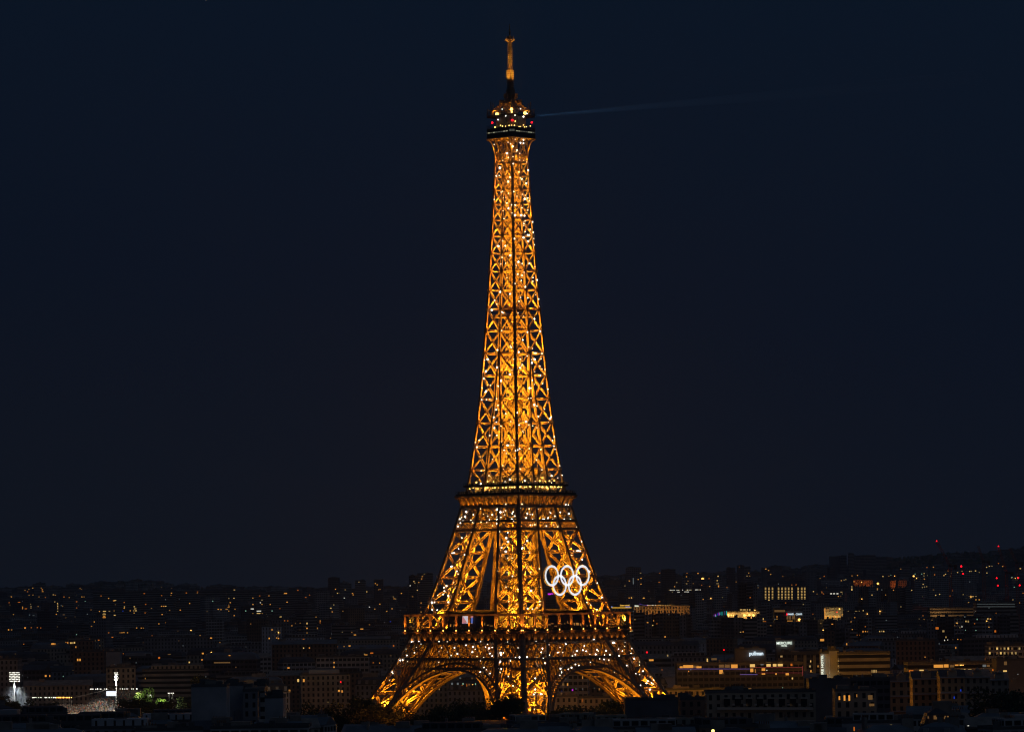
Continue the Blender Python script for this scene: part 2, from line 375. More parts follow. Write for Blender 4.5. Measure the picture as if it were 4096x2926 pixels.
# ---- first floor
FL1 = H(2517, DIST); R1 = 35.3
mb = MB(); z = FL1
mb.mi = 0
for fi in range(4):
    mb.beam(onface(fi, -R1-.5, R1+.35, z-.35), onface(fi, R1+.5, R1+.35, z-.35), .9, .45)
    mb.beam(onface(fi, -R1-.2, R1, z-.95), onface(fi, R1+.2, R1, z-.95), .9, .5)
for fi in range(4):            # deck ring, open in the middle
    a = onface(fi, -R1, R1-9.5, 0); b = onface(fi, R1-19.2, R1-9.5, 0)
    mb.beam(onface(fi, -R1, R1-9.6, z-.6), onface(fi, R1-19.2, R1-9.6, z-.6), 19, .6, (0, 0, 1))
mb.build('first_floor_deck', IRON, tower)
for fi in range(4):
    mb = MB()                  # frieze wall and its lower rail
    mb.beam(onface(fi, -R1+1.6, R1-2.1, 54.1), onface(fi, R1-1.6, R1-2.1, 54.1), .3, 5.2, (0, 0, 1))
    mb.beam(onface(fi, -R1+1, R1-1.6, 51.5), onface(fi, R1-1, R1-1.6, 51.5), .9, .5)
    mb.build('frieze', DARKMETAL if False else IRON, tower)
    for i in range(19):
        u = lerp(-R1+.9, R1-.9, i/18); mb = MB(); pr = None
        for k in range(7):
            t = k/6; zz = 53.2+3.2*math.sin(t*PI/2); oo = R1-1.75+1.7*(1-math.cos(t*PI/2))
            cur = onface(fi, u, oo, zz)
            if pr is not None: mb.beam(pr, cur, .42, .5, FACES[fi][0])
            pr = cur
        mb.beam(onface(fi, u, R1-1.6, 51.7), onface(fi, u, R1-1.6, 53.4), .4, .5, FACES[fi][0])
        for zz in (51.9, 52.5, 53.1): mb.beam(onface(fi, u-.35, R1-1.55, zz), onface(fi, u+.35, R1-1.55, zz), .6, .2)
        for s_ in (-1, 1):     # little arch springing sideways
            pr = None
            for k in range(5):
                t = k/4*PI/2; cur = onface(fi, u+s_*(1.9-1.9*math.cos(t)), R1-1.3, 54.6+1.9*math.sin(t))
                if pr is not None: mb.beam(pr, cur, .22, .3)
                pr = cur
        mb.build('bracket', IRON, tower)
ZR = H(2454, DIST)
mb = MB()
for fi in range(4):
    mb.beam(onface(fi, -R1, R1-.1, ZR), onface(fi, R1, R1-.1, ZR), .9, .85, (0, 0, 1))
    mb.beam(onface(fi, -R1+1, R1-1.5, ZR+.1), onface(fi, R1-1, R1-1.5, ZR+.1), 2.2, .25, (0, 0, 1))
mb.build('gallery_roof', IRON, tower)
GLASS = bpy.data.materials.new('gallery_glass'); GLASS.use_nodes = True; _g = GLASS.node_tree; _g.nodes.clear()
_go = _g.nodes.new('ShaderNodeOutputMaterial'); _gm = _g.nodes.new('ShaderNodeMixShader'); _gt = _g.nodes.new('ShaderNodeBsdfTransparent'); _gg = _g.nodes.new('ShaderNodeBsdfGlossy')
_gg.inputs['Roughness'].default_value = .15; _gt.inputs[0].default_value = (.85, .85, .85, 1); _gm.inputs[0].default_value = .12
_g.links.new(_gt.outputs[0], _gm.inputs[1]); _g.links.new(_gg.outputs[0], _gm.inputs[2]); _g.links.new(_gm.outputs[0], _go.inputs[0])
zb = FL1+.9
for fi in range(4):
    for i in range(10):
        u = lerp(-R1+.35, R1-.35, i/9); mb = MB(); off = R1-.25
        for du in (-.42, .42): mb.beam(onface(fi, u+du, off, zb), onface(fi, u+du, off, ZR-.4), .36, .6, FACES[fi][1])
        mb.beam(onface(fi, u-.5, off, zb), onface(fi, u+.5, off, zb), .6, .3)
        mb.build('gallery_post', IRON, tower)
        if fi in (0, 1):
            point(onface(fi, u, R1+1.6, FL1-1.6), 150, (1, .30, .02), .1, tower, (120, .6, tuple(onface(fi, 0, -.35, 1))))  # added unseen spot outside the gallery, brightens the cornice edge
            lm = MB(); lm.ball(onface(fi, u, R1+.1, FL1+.25), .27); lm.build('post_lamp', AMBERLAMP, tower)
            point(onface(fi, u, R1+1.5, FL1+.5), 4200, (1, .30, .02), .1, tower, (64, .8, tuple(onface(fi, 0, -.24, 1))))
    mb = MB(); mb.face([onface(fi, -R1+.4, R1-.6, zb), onface(fi, R1-.4, R1-.6, zb), onface(fi, R1-.4, R1-.6, ZR-.45), onface(fi, -R1+.4, R1-.6, ZR-.45)])
    mb.build('glazing', GLASS, tower)
    mb = MB()
    for i in range(60):
        u = lerp(-R1+.3, R1-.3, i/59); mb.beam(onface(fi, u, R1+.05, FL1-.1), onface(fi, u, R1+.05, FL1+.95), .1, .1)
    mb.beam(onface(fi, -R1, R1+.05, FL1+.95), onface(fi, R1, R1+.05, FL1+.95), .16, .14)
    mb.beam(onface(fi, -R1, R1-.05, FL1+.3), onface(fi, R1, R1-.05, FL1+.3), .12, .7, (0, 0, 1))
    mb.build('railing', DARKMETAL, tower)
# pavilions on the first floor: dark inclined boxes with glass fronts
GLASSDARK = mat('dark_glass', (.02, .02, .02), .12, spec=.5)
WARMWIN = mat('warm_window', (.3, .2, .1), emit=(1, .46, .10), es=.4)
for fi in range(4):
    mb = MB(); L = 15.5; o0 = R1-6; o1 = R1-16.5
    mb.hexa([onface(fi, -L, o0, FL1), onface(fi, L, o0, FL1), onface(fi, L, o1, FL1), onface(fi, -L, o1, FL1),
             onface(fi, -L*.96, o0-1.6, FL1+8.2), onface(fi, L*.96, o0-1.6, FL1+8.2), onface(fi, L*.96, o1+1, FL1+8.8), onface(fi, -L*.96, o1+1, FL1+8.8)])
    pav = mb.build('pavilion', DARKMETAL, tower)
    mb = MB(); mb.beam(onface(fi, -L-1, o0-.4, FL1+8.6), onface(fi, L+1, o0-.4, FL1+8.6), 3, .35, (0, 0, 1)); mb.build('roof', IRON, pav)
    if fi in (0, 1):
        for i in range(14):
            u = lerp(-L+1.2, L-1.2, (i+.5)/14); zz = FL1+1.2+random.random()*1.4; hh = random.choice((.25, .4, 1.1)); ww = random.choice((.2, .35, .9))
            if fi == 0 and -6 < u < 5: continue
            oo = o0-.16*(zz-FL1)+.12; o2 = o0-.2*(zz+hh-FL1)+.16; mb = MB()
            mb.face([onface(fi, u-ww, oo, zz), onface(fi, u+ww, oo, zz), onface(fi, u+ww, o2, zz+hh), onface(fi, u-ww, o2, zz+hh)])
            mb.build('lit_window', WARMWIN, pav)
for fi in (0, 1):
    for i in range(18): point(onface(fi, -R1+.9+(i+.5)*(2*R1-1.8)/18, R1-1.62, 52.4), 90, (1, .38, .04), .1, tower, (120, .7, tuple(onface(fi, 0, -.1, 1))))
# ---- second floor
R2 = 19.0; Z2 = H(1982); Z2T = H(1964)
for fi in range(4):
    mb = MB()
    mb.beam(onface(fi, -17.2, 17.0, 110.6), onface(fi, 17.2, 17.0, 110.6), .7, .6)
    mb.beam(onface(fi, -16.9, 16.7, 112.7), onface(fi, 16.9, 16.7, 112.7), .25, 4.2, (0, 0, 1))
    mb.beam(onface(fi, -R2-.3, R2, Z2-.05), onface(fi, R2+.3, R2, Z2-.05), .7, .6)
    pr = None
    q = []
    for k in range(7):
        t = k/6*PI/2; q.append((17.0+1.85*(1-math.cos(t)), 111+4.1*math.sin(t)))
    for (oa, za), (ob, zb2) in zip(q, q[1:]):
        mb.hexa([onface(fi, -oa, oa-.1, za), onface(fi, oa, oa-.1, za), onface(fi, oa, oa-.3, za), onface(fi, -oa, oa-.3, za),
                 onface(fi, -ob, ob-.1, zb2), onface(fi, ob, ob-.1, zb2), onface(fi, ob, ob-.3, zb2), onface(fi, -ob, ob-.3, zb2)])
    mb.build('cornice', IRON, tower)
    for i in range(13):
        t_ = i/12; mb = MB(); pr = None
        for (oo, zz) in q:
            cur = onface(fi, lerp(-oo, oo, t_), oo+.4, zz)
            if pr is not None: mb.beam(pr, cur, 1.0, .36, FACES[fi][0])
            pr = cur
        mb.build('rib', IRON, tower)
mb = MB(); mb.box(-R2+.2, R2-.2, -R2+.2, R2-.2, Z2+.3, Z2+.6); mb.box(-16.2, 16.2, -16.2, 16.2, 119.6, 119.9)
mb.build('second_floor_deck', DARKMETAL, tower)
mb = MB()
for fi in range(4):
    for rr, z0, z1 in ((R2-.2, Z2+.4, Z2+1.0), (16.4, 119.7, 120.4)):
        mb.beam(onface(fi, -rr, rr, (z0+z1)/2), onface(fi, rr, rr, (z0+z1)/2), .12, z1-z0, (0, 0, 1))
        k = int(2*rr/1.2)
        for i in range(k+1): mb.beam(onface(fi, lerp(-rr, rr, i/k), rr+.05, z0), onface(fi, lerp(-rr, rr, i/k), rr+.05, z1+.9), .1, .1)
        mb.beam(onface(fi, -rr, rr, z1+.9), onface(fi, rr, rr, z1+.9), .14, .12)
mb.build('parapet', DARKMETAL, tower)
PAVW = mat('pavilion_wall', (.42, .30, .17), .7, noise=.5, nscale=.9)
mb = MB()
for fi in range(4):
    mb.beam(onface(fi, -12.5, 12.6, 117.7), onface(fi, 12.5, 12.6, 117.7), .3, 3.8, (0, 0, 1))
    for i in range(27):
        u = lerp(-12.4, 12.4, i/26); mb.beam(onface(fi, u, 12.85, 115.9), onface(fi, u, 12.85, 119.6), .22 if i % 2 else .5, .2)
    mb.beam(onface(fi, -8.6, 9.0, 122.0), onface(fi, 8.6, 9.0, 122.0), .3, 4.2, (0, 0, 1)); mb.beam(onface(fi, -9.6, 10, 124.3), onface(fi, 9.6, 10, 124.3), 2.4, .3, (0, 0, 1))
    for i in range(19):
        u = lerp(-8.5, 8.5, i/18); mb.beam(onface(fi, u, 9.3, 120), onface(fi, u, 9.3, 124), .2, .2)
pav2 = mb.build('pavilion', PAVW, tower)
for i in range(12):
    h = 126.5+i*.9; s_ = 1
mb = MB()                                        # kiosk and lift machine room on the right side above the second floor
mb.box(5.6, 10.4, 3.2, 8.2, 121, 127.5)
for i in range(9): mb.box(5.3, 10.7, 2.9, 8.5, 121.3+i*.75, 121.45+i*.75)
for x in (5.4, 8, 10.6): mb.box(x-.15, x+.15, 2.6, 2.8, 121, 130)
point((8, 1.2, 123), 500, (1, .5, .08), .2, tower)
mb.build('machine_room', PAVW, tower)
YLAMP = mat('yellow_lamp', (.5, .4, .2), emit=(1, .62, .16), es=3.5)
random.seed(5)
for fi in (0, 1):
    for i in range(22):
        u = lerp(-15.5, 15.5, (i+random.random()*.6)/22); mb = MB(); mb.ball(onface(fi, u, 13.6+random.random()*2, 118.9+random.random()*.4), .2+.14*random.random()); mb.build('ceiling_lamp', YLAMP, tower)
    for u in (-14, -7.2, -3.6, 4.1, 7.6, 13.6, 10.5, -10.8):
        mb = MB(); mb.ball(onface(fi, u, 10.6, 121.2+random.random()*1.6), .3+.15*random.random()); mb.build('wall_lamp', YLAMP, tower)
for fi in range(4):
    for u in (-11, -4, 4, 11): point(onface(fi, u, 14.6, 118.6), 260, (1, .55, .12), .15, tower)
    for u in (-6, 0, 6): point(onface(fi, u, 11.2, 123.2), 330, (1, .52, .10), .15, tower)
# crowd along the second-floor parapets
mb = MB(); random.seed(9)
for fi in range(4):
    for rr, z0, cnt in ((R2-.7, Z2+.6, 95), (15.8, 119.9, 70)):
        for i in range(cnt):
            if random.random() < .15: continue
            u = lerp(-rr+.5, rr-.5, (i+random.random())/cnt); o = rr-random.random()*.9; hh = 1.55+.3*random.random(); c = onface(fi, u, o, 0)
            mb.mi = random.randrange(3)
            mb.cyl(c, .2, z0, z0+hh*.5, 6, .24); mb.cyl(c, .26, z0+hh*.5, z0+hh*.84, 6, .14); mb.ball((c.x, c.y, z0+hh*.93), .12, 6, 4)
CL = [mat('cloth_dark', (.05, .05, .06)), mat('cloth_grey', (.2, .2, .22)), mat('cloth_pale', (.45, .42, .4))]
o = mb.build('crowd', CL); o.rotation_euler = (0, 0, YAWT); tag(o, 'visitors lining the railings of the tower second floor', 'crowd', kind='stuff')
# ---- collar and flare under the top floor
mb = MB(); s0 = S(263); z3 = H(559)
for fi in range(4):
    n = inn(fi)
    for h in (263.3, 267.2): mb.beam(onface(fi, -s0, s0, h), onface(fi, s0, s0, h), .5, .6, n)
    for i in range(6):
        a = lerp(-s0, s0, i/6); b = lerp(-s0, s0, (i+1)/6)
        mb.beam(onface(fi, a, s0, 263.3), onface(fi, b, s0, 267.2), .2, .3, n); mb.beam(onface(fi, b, s0, 263.3), onface(fi, a, s0, 267.2), .2, .3, n); mb.beam(onface(fi, a, s0, 263.3), onface(fi, a, s0, 267.2), .3, .4, n)
    for u in (-1, -.5, 0, .5):
        pr = None
        for k in range(9):
            t = k/8; off = s0+(8.6-s0)*(1-math.cos(t*PI/2)); zz = 266+(z3-266)*math.sin(t*PI/2)
            uu = u*s0 if u > -1 else -min(off, 6.6)
            cur = onface(fi, uu*(1 if u > -1 else 1), off, zz)
            if u == -1: cur = onface(fi, -(s0+(6.4-s0)*(1-math.cos(t*PI/2))), off, zz)
            if pr is not None: mb.beam(pr, cur, .5 if u == -1 else .22, .5 if u == -1 else .3, FACES[fi][0])
            pr = cur
    pr = None
    for k in range(9):
        t = k/8; off = s0+(8.6-s0)*(1-math.cos(t*PI/2)); zz = 266+(z3-266)*math.sin(t*PI/2); cur = onface(fi, s0+(6.4-s0)*(1-math.cos(t*PI/2)), off, zz)
        if pr is not None: mb.beam(pr, cur, .5, .5, FACES[fi][0])
        pr = cur
    mb.beam(onface(fi, -s0, s0, 267), onface(fi, -s0, s0, z3), .5, .5, FACES[fi][0])
    xpanel(mb, onface(fi, -s0, s0, 267), onface(fi, 0, s0, 267), onface(fi, 0, s0, z3), onface(fi, -s0, s0, z3), n, .4, .4, t=.1)
    xpanel(mb, onface(fi, 0, s0, 267), onface(fi, s0, s0, 267), onface(fi, s0, s0, z3), onface(fi, 0, s0, z3), n, .4, .4, t=.1)
mb.build('flare', IRON, tower)
def octo(mb, r, c, z0, z1, r1=None, c1=None):
    """square of half-side r with corners cut back to c"""
    r1 = r if r1 is None else r1; c1 = c if c1 is None else c1
    def ring(r, c, z): return [(-c, -r, z), (c, -r, z), (r, -c, z), (r, c, z), (c, r, z), (-c, r, z), (-r, c, z), (-r, -c, z)]
    k = len(mb.v); mb.v += ring(r, c, z0)+ring(r1, c1, z1)
    for i in range(8):
        j = (i+1) % 8; mb.f.append((k+i, k+j, k+8+j, k+8+i)); mb.m.append(mb.mi)
    mb.f.append(tuple(range(k+7, k-1, -1))); mb.m.append(mb.mi); mb.f.append(tuple(range(k+8, k+16))); mb.m.append(mb.mi)
mb = MB(); octo(mb, 8.8, 6.7, z3, z3+.5); mb.build('third_floor_edge', IRON, tower)
zw0, zw1, zt = H(539), H(527), H(517)
mb = MB(); octo(mb, 8.6, 6.6, z3+.5, zt); top = mb.build('third_floor_cabin', DARKMETAL, tower)
COOLWIN = mat('cool_window', (.2, .2, .2), emit=(.95, .95, .62), es=.3); COOLWIN2 = mat('cool_window_dim', (.2, .2, .2), emit=(.8, .85, .65), es=.08)
random.seed(4)
for fi in range(4):
    for i in range(8):
        u0 = lerp(-6.2, 6.2, i/8)+.15; u1 = u0+1.2
        mb = MB(); mb.face([onface(fi, u0, 8.63, zw0+.35), onface(fi, u1, 8.63, zw0+.35), onface(fi, u1, 8.63, zw1-.55), onface(fi, u0, 8.63, zw1-.55)]); mb.build('window', random.choice((COOLWIN, COOLWIN2, COOLWIN2)), top)
a_, b_ = Vector((-6.6, -8.6, 0)), Vector((-8.6, -6.6, 0))
for q in range(4):
    for t0, t1 in ((.1, .45), (.55, .9)):
        c, d = a_.lerp(b_, t0), a_.lerp(b_, t1); nn = Vector((-1, -1, 0)).normalized()*.04 if q == 0 else Matrix.Rotation(PI/2*q, 3, 'Z') @ Vector((-.028, -.028, 0))
        R_ = Matrix.Rotation(PI/2*q, 3, 'Z'); c = R_ @ c + nn; d = R_ @ d + nn
        mb = MB(); mb.face([(c.x, c.y, zw0+.35), (d.x, d.y, zw0+.35), (d.x, d.y, zw1), (c.x, c.y, zw1)]); mb.build('window', COOLWIN2, top)
# open gallery, cage, rooms and roof deck
mb = MB(); ZG = H(466)
for k in range(8):
    ang = PI/8+PI/4*k
for fi in range(4):
    for i in range(13):
        u = lerp(-6.6, 6.6, i/12); mb.beam(onface(fi, u, 8.6, zt), onface(fi, u, 8.4, zt+1.2), .1, .1)
    mb.beam(onface(fi, -6.6, 8.4, zt+1.2), onface(fi, 6.6, 8.4, zt+1.2), .12, .12)
mb.build('cage', DARKMETAL, tower)
ROOM = mat('room_wall', (.22, .20, .19), .6, noise=.3, nscale=.4)
mb = MB(); octo(mb, 5.6, 3.6, zt-.2, ZG-.4); mb.cyl((-1.5, -4.5), 2.4, zt, ZG+1.6, 16); mb.cyl((4.4, -3.8), 2.4, zt, ZG+1.6, 16); mb.build('top_room', ROOM, tower)
mb = MB(); octo(mb, 8.9, 6.2, ZG-.4, ZG); 
for fi in range(4):
    for u in (-6, -5, -3.4, 2.6, 4.2, 5.4, 6.1):
        mb.beam(onface(fi, u, 8.8, ZG), onface(fi, u, 8.8, ZG+random.choice((1.2, 2.2, 3.4))), .16, .16)
    mb.beam(onface(fi, -6.2, 8.9, ZG+1), onface(fi, 6.2, 8.9, ZG+1), .08, .08)
mb.build('roof_deck', DARKMETAL, tower)
mb = MB(); ZA = H(441)
for fi in range(4):
    mb.beam(onface(fi, -5.8, 5.8, ZA), onface(fi, 5.8, 5.8, ZA), .5, .5); mb.beam(onface(fi, -5.8, 5.8, ZG), onface(fi, -5.8, 5.8, ZA), .6, .6, FACES[fi][0])
    mb.beam(onface(fi, -5.8, 5.8, ZA), onface(fi, -7.2, 7.2, ZA), .3, .3)
    pr = None; pc = None
    for k in range(7):
        t = k/6; o = lerp(5.6, 1.6, t); zz = ZA+(H(403)-ZA)*(t**.8); cur = onface(fi, -o, o, zz); mid = onface(fi, 0, o, zz)
        if pr is not None: mb.beam(pr, cur, .3, .3); mb.beam(pc, mid, .2, .2); mb.beam(pr, mid, .14, .14); mb.beam(pc, cur, .14, .14)
        mb.beam(cur, onface(fi, o, o, zz), .18, .18); pr = cur; pc = mid
    for u, hh in ((-4.6, 4.8), (-5.9, 5.4), (4.4, 4.2)):
        mb.beam(onface(fi, u, 6.6, ZA-2.5), onface(fi, u, 6.6, ZA+hh-1.5), .24, .24, FACES[fi][0])
mb.build('campanile', IRON, tower)
def hy(a): return H(a)
mb = MB()                                        # antenna mast
def mast(r, y0, y1, cross=1.2, t=.22, solid=False):
    z0, z1 = hy(y0), hy(y1)
    for a, b in ((-r, -r), (r, -r), (r, r), (-r, r)): mb.beam((a, b, z0), (a, b, z1), t, t, (1, 0, 0))
    z = z0; i = 0
    while z < z1-.2:
        z2 = min(z1, z+cross)
        for (ax, ay), (bx, by) in (((-r, -r), (r, -r)), ((r, -r), (r, r)), ((r, r), (-r, r)), ((-r, r), (-r, -r))):
            mb.beam((ax, ay, z), (bx, by, z), t*.8, t*.8)
            if i % 2: mb.beam((ax, ay, z), (bx, by, z2), t*.6, t*.6)
            else: mb.beam((bx, by, z), (ax, ay, z2), t*.6, t*.6)
        z = z2; i += 1
    if solid: mb.box(-r*.8, r*.8, -r*.8, r*.8, z0, z1)
mast(1.3, 412, 358, 1.3, .25, True)
for x, y in ((-2.7, -2.7), (2.7, -2.7), (2.7, 2.7), (-2.7, 2.7)):
    z0, z1 = hy(424), hy(400); mb.box(x-.9, x+.9, y-.9, y+.9, z0+1, z1)
for fi in range(4):
    mb.box(*sorted((onface(fi, -.5, 3.0, 0).x-.45, onface(fi, .5, 3.0, 0).x+.45)), *sorted((onface(fi, -.5, 3.0, 0).y-.45, onface(fi, .5, 3.0, 0).y+.45)), hy(396), hy(377))
mast(.75, 358, 278, 1.1, .2, True)
for yy in range(284, 357, 8):
    z = hy(yy)
    for fi in range(4):
        mb.beam(onface(fi, -1.1, 1.15, z), onface(fi, 1.1, 1.15, z), .2, .2); mb.beam(onface(fi, -.9, 1.15, z-.35), onface(fi, -.9, 1.15, z+.35), .2, .2); mb.beam(onface(fi, .9, 1.15, z-.35), onface(fi, .9, 1.15, z+.35), .2, .2)
        mb.beam(onface(fi, 0, .7, z), onface(fi, 0, 1.2, z), .16, .16)
mast(.62, 278, 160, .95, .2); mb.cyl((0, 0), .3, hy(278), hy(160), 8)
zc = hy(160)
for fi in range(4): mb.beam((0, 0, zc-1.2), onface(fi, 0, 0, 0)+Vector(FACES[fi][1])*3.0+Vector((0, 0, zc+.1)), .3, .3)
mb.box(-1.1, 1.1, -1.1, 1.1, zc+.2, zc+.5)
for a, b in ((-1.1, -1.1), (1.1, -1.1), (1.1, 1.1), (-1.1, 1.1)): mb.beam((a, b, zc+.5), (a, b, zc+1.8), .14, .14, (1, 0, 0))
mb.box(-.8, .8, -.8, .8, zc+.5, zc+1.6)
mb.cyl((0, 0), .28, zc+1.8, hy(97), 8, .16); mb.cyl((0, 0), .42, hy(138), hy(122), 8)
mb.build('antenna', IRON, tower)
def tl(loc, name, m, r):                        # small lamp given by photo pixel on the near faces
    mb = MB(); mb.ball(loc, r, 8, 6); return mb.build(name, m, tower)
TWI = TW.inverted()
def nearface(px, py, extra=.35, Sf=S):
    best = None; D = DIST-95.0
    while D < DIST+5:
        q = TWI @ P(px, py, D); e_ = max(abs(q.x), abs(q.y))-Sf(q.z)-extra
        if best is None or e_ < best[0]: best = (e_, q)
        if e_ <= 0: break
        D += .25
    return best[1]
for px, py, m, r, nm in ((2049, 481, REDLAMP, .5, 'beacon'), (1969, 491, REDLAMP, .45, 'beacon'), (2127, 490, REDLAMP, .42, 'beacon'), (2023, 464, WHITELAMP, .24, 'deck_lamp'), (2060, 461, WHITELAMP, .25, 'deck_lamp'), (2094, 467, WHITELAMP, .38, 'deck_lamp'),
        (1992, 479, WHITELAMP, .28, 'deck_lamp'), (2008, 437, WHITELAMP, .24, 'deck_lamp'), (2082, 436, WHITELAMP, .24, 'deck_lamp'), (2108, 455, WHITELAMP, .25, 'deck_lamp'),
        (1988, 456, AMBERLAMP, .75, 'deck_lamp'), (2100, 452, AMBERLAMP, .75, 'deck_lamp'), (2046, 437, AMBERLAMP, .7, 'deck_lamp'), (2047, 448, AMBERLAMP, .4, 'deck_lamp'),
        (1980, 509, YLAMP, .3, 'deck_lamp'), (2002, 501, YLAMP, .28, 'deck_lamp'), (2010, 505, YLAMP, .25, 'deck_lamp'), (2022, 505, YLAMP, .22, 'deck_lamp'), (2036, 502, YLAMP, .28, 'deck_lamp'), (2047, 501, YLAMP, .2, 'deck_lamp'), (2058, 502, YLAMP, .3, 'deck_lamp'),
        (2076, 507, YLAMP, .26, 'deck_lamp'), (2082, 507, YLAMP, .18, 'deck_lamp'), (2094, 500, YLAMP, .3, 'deck_lamp'), (2098, 509, YLAMP, .24, 'deck_lamp'), (2106, 507, YLAMP, .26, 'deck_lamp'), (2121, 504, YLAMP, .28, 'deck_lamp'), (2056, 510, YLAMP, .3, 'deck_lamp'), (2061, 485, AMBERLAMP, .26, 'deck_lamp'), (2038, 510, YLAMP, .22, 'deck_lamp')):
    tl(nearface(px, py, .3, lambda h: 7.4), nm, m, r)
# white flash lamps, where the photo shows them sparkle on the two near faces
def crop(ox, oy, k, pts): return [(ox+x/k, oy+y/k) for x, y in pts]
SPK = crop(1900, 60, 2.538, [(408, 1262), (492, 1268), (335, 1293), (361, 1308), (462, 1298), (492, 1302), (384, 1335), (425, 1373), (418, 1390), (455, 1405), (323, 1404), (386, 1438), (337, 1447), (283, 1476), (453, 1474), (495, 1476), (525, 1494), (387, 1510), (252, 1551), (540, 1575), (446, 1594), (195, 1315)])
SPK += crop(1850, 600, 2.4984, [(657, 202), (373, 178), (338, 260), (367, 255), (475, 272), (565, 221), (580, 279), (592, 290), (638, 332), (456, 317), (400, 414), (386, 422), (512, 415), (461, 433), (598, 443), (631, 453), (545, 462), (316, 494), (408, 478), (434, 474), (622, 488), (653, 480), (669, 507), (443, 529), (491, 549), (527, 550), (595, 578), (459, 582), (405, 607), (653, 600), (497, 630), (526, 649), (588, 651), (620, 656), (415, 686), (627, 710), (612, 720), (700, 719), (612, 737), (612, 756), (678, 793), (628, 817), (707, 823), (651, 848), (665, 848), (610, 874), (712, 885), (519, 886), (400, 907), (657, 909), (718, 947), (428, 957), (359, 960), (477, 1051), (395, 1072), (559, 1117), (596, 1133), (385, 1138), (430, 1130), (668, 1133), (538, 1154), (723, 1167), (615, 1221), (552, 1240), (596, 1253), (705, 1274), (443, 1277), (747, 1297), (704, 1311), (589, 1303), (524, 1333), (629, 1366), (377, 1417), (475, 1437), (731, 1447), (580, 1473), (652, 1476), (761, 1488), (321, 1501), (565, 1510), (343, 1540), (769, 1563), (292, 1598)])
SPK += crop(1800, 1200, 2.03, [(339, 80), (423, 97), (432, 104), (553, 104), (597, 129), (686, 152), (420, 247), (557, 283), (629, 259), (733, 253), (590, 323), (700, 343), (490, 369), (497, 383), (640, 380), (385, 404), (670, 392), (559, 421), (684, 430), (697, 429), (748, 433), (627, 453), (281, 487), (305, 480), (520, 479), (571, 479), (662, 482), (687, 480), (665, 509), (740, 476), (383, 545), (585, 521), (582, 533), (569, 549), (730, 535), (746, 558), (771, 562), (503, 565), (291, 577), (689, 580), (770, 596), (487, 603), (722, 609), (734, 609), (274, 637), (414, 655), (668, 650), (753, 676), (303, 690), (327, 691), (392, 697), (685, 683), (260, 710), (645, 713), (659, 713), (794, 722), (285, 747), (292, 738), (378, 801), (258, 807), (297, 807), (324, 804), (639, 797), (656, 795), (795, 830), (684, 850), (706, 859), (389, 853), (376, 888), (768, 884), (546, 914), (452, 921), (355, 950), (345, 959), (717, 943), (822, 948), (813, 961), (377, 989), (494, 985), (619, 985), (798, 989), (562, 1012), (641, 1011), (672, 1019), (415, 1022), (360, 1037), (706, 1034), (590, 1060), (596, 1072), (326, 1098), (380, 1096), (848, 1108), (237, 1135), (507, 1133), (833, 1138), (205, 1153), (417, 1150), (467, 1178), (498, 1174), (515, 1175), (218, 1192), (644, 1204), (844, 1183), (853, 1210), (737, 1211), (534, 1221), (548, 1216), (565, 1206), (439, 1217), (456, 1244), (248, 1276), (345, 1290), (533, 1280), (703, 1296), (880, 1272), (891, 1343), (430, 1342), (253, 1384), (280, 1380), (434, 1372), (489, 1373), (571, 1370), (747, 1375), (910, 1420), (316, 1424), (825, 1424), (876, 1441), (485, 1455), (250, 1488), (447, 1473), (607, 1465), (690, 1471), (821, 1482)])
SPK += crop(1780, 1900, 4.0607, [(987, 469), (1250, 466), (1564, 472), (1962, 474), (2003, 478), (576, 542), (852, 536), (840, 556), (1220, 530), (1366, 541), (1476, 548), (1511, 544), (347, 594), (623, 628), (902, 596), (947, 591), (982, 569), (1106, 591), (1092, 620), (1803, 575), (1873, 598), (1700, 590), (1716, 610), (2012, 621), (460, 638), (694, 663), (767, 638), (970, 640), (1337, 618), (1383, 634), (1422, 633), (1487, 639), (1828, 637), (268, 683), (327, 662), (330, 680), (526, 680), (850, 672), (868, 669), (909, 681), (1133, 659), (1318, 690), (1676, 680), (1672, 698), (1783, 662), (242, 710), (293, 740), (420, 731), (722, 719), (843, 717), (1085, 712), (1427, 707), (1588, 709), (1608, 713), (1750, 710), (1937, 710), (2038, 711), (250, 773), (447, 764), (475, 776), (585, 757), (678, 763), (843, 781), (1114, 743), (1388, 807), (1424, 805), (1461, 798), (212, 828), (773, 818), (1648, 823), (1762, 804), (1830, 832), (2138, 835)])
SPK += crop(1750, 1850, 2.4986, [(343, 693), (620, 687), (703, 696), (290, 728), (243, 748), (687, 750), (703, 788), (1440, 784), (898, 777), (875, 812), (310, 808), (305, 840), (825, 828), (850, 848), (843, 856), (640, 846), (700, 840), (211, 859), (681, 885), (1361, 882), (1400, 877), (1424, 881), (920, 898), (146, 899), (165, 899), (271, 918), (277, 942), (640, 928), (1343, 923), (608, 950), (746, 950), (702, 951), (220, 961), (1446, 964), (138, 1036), (244, 1043), (891, 1046), (1018, 1057), (1350, 1032), (603, 1066), (601, 1079), (830, 1059), (932, 1091), (190, 1082), (205, 1110), (697, 1095), (749, 1132), (1519, 1084), (160, 1196), (90, 1228), (1030, 1241), (1597, 1200), (64, 1243), (180, 1249), (684, 1240), (807, 1264), (935, 1277), (835, 1297), (56, 1314), (108, 1328), (593, 1341), (1642, 1343), (108, 1390), (711, 1384), (1022, 1381), (1490, 1395), (791, 1411), (1023, 1415), (901, 1455), (750, 1457), (950, 1459), (994, 1446), (1533, 1420), (1592, 1463)])
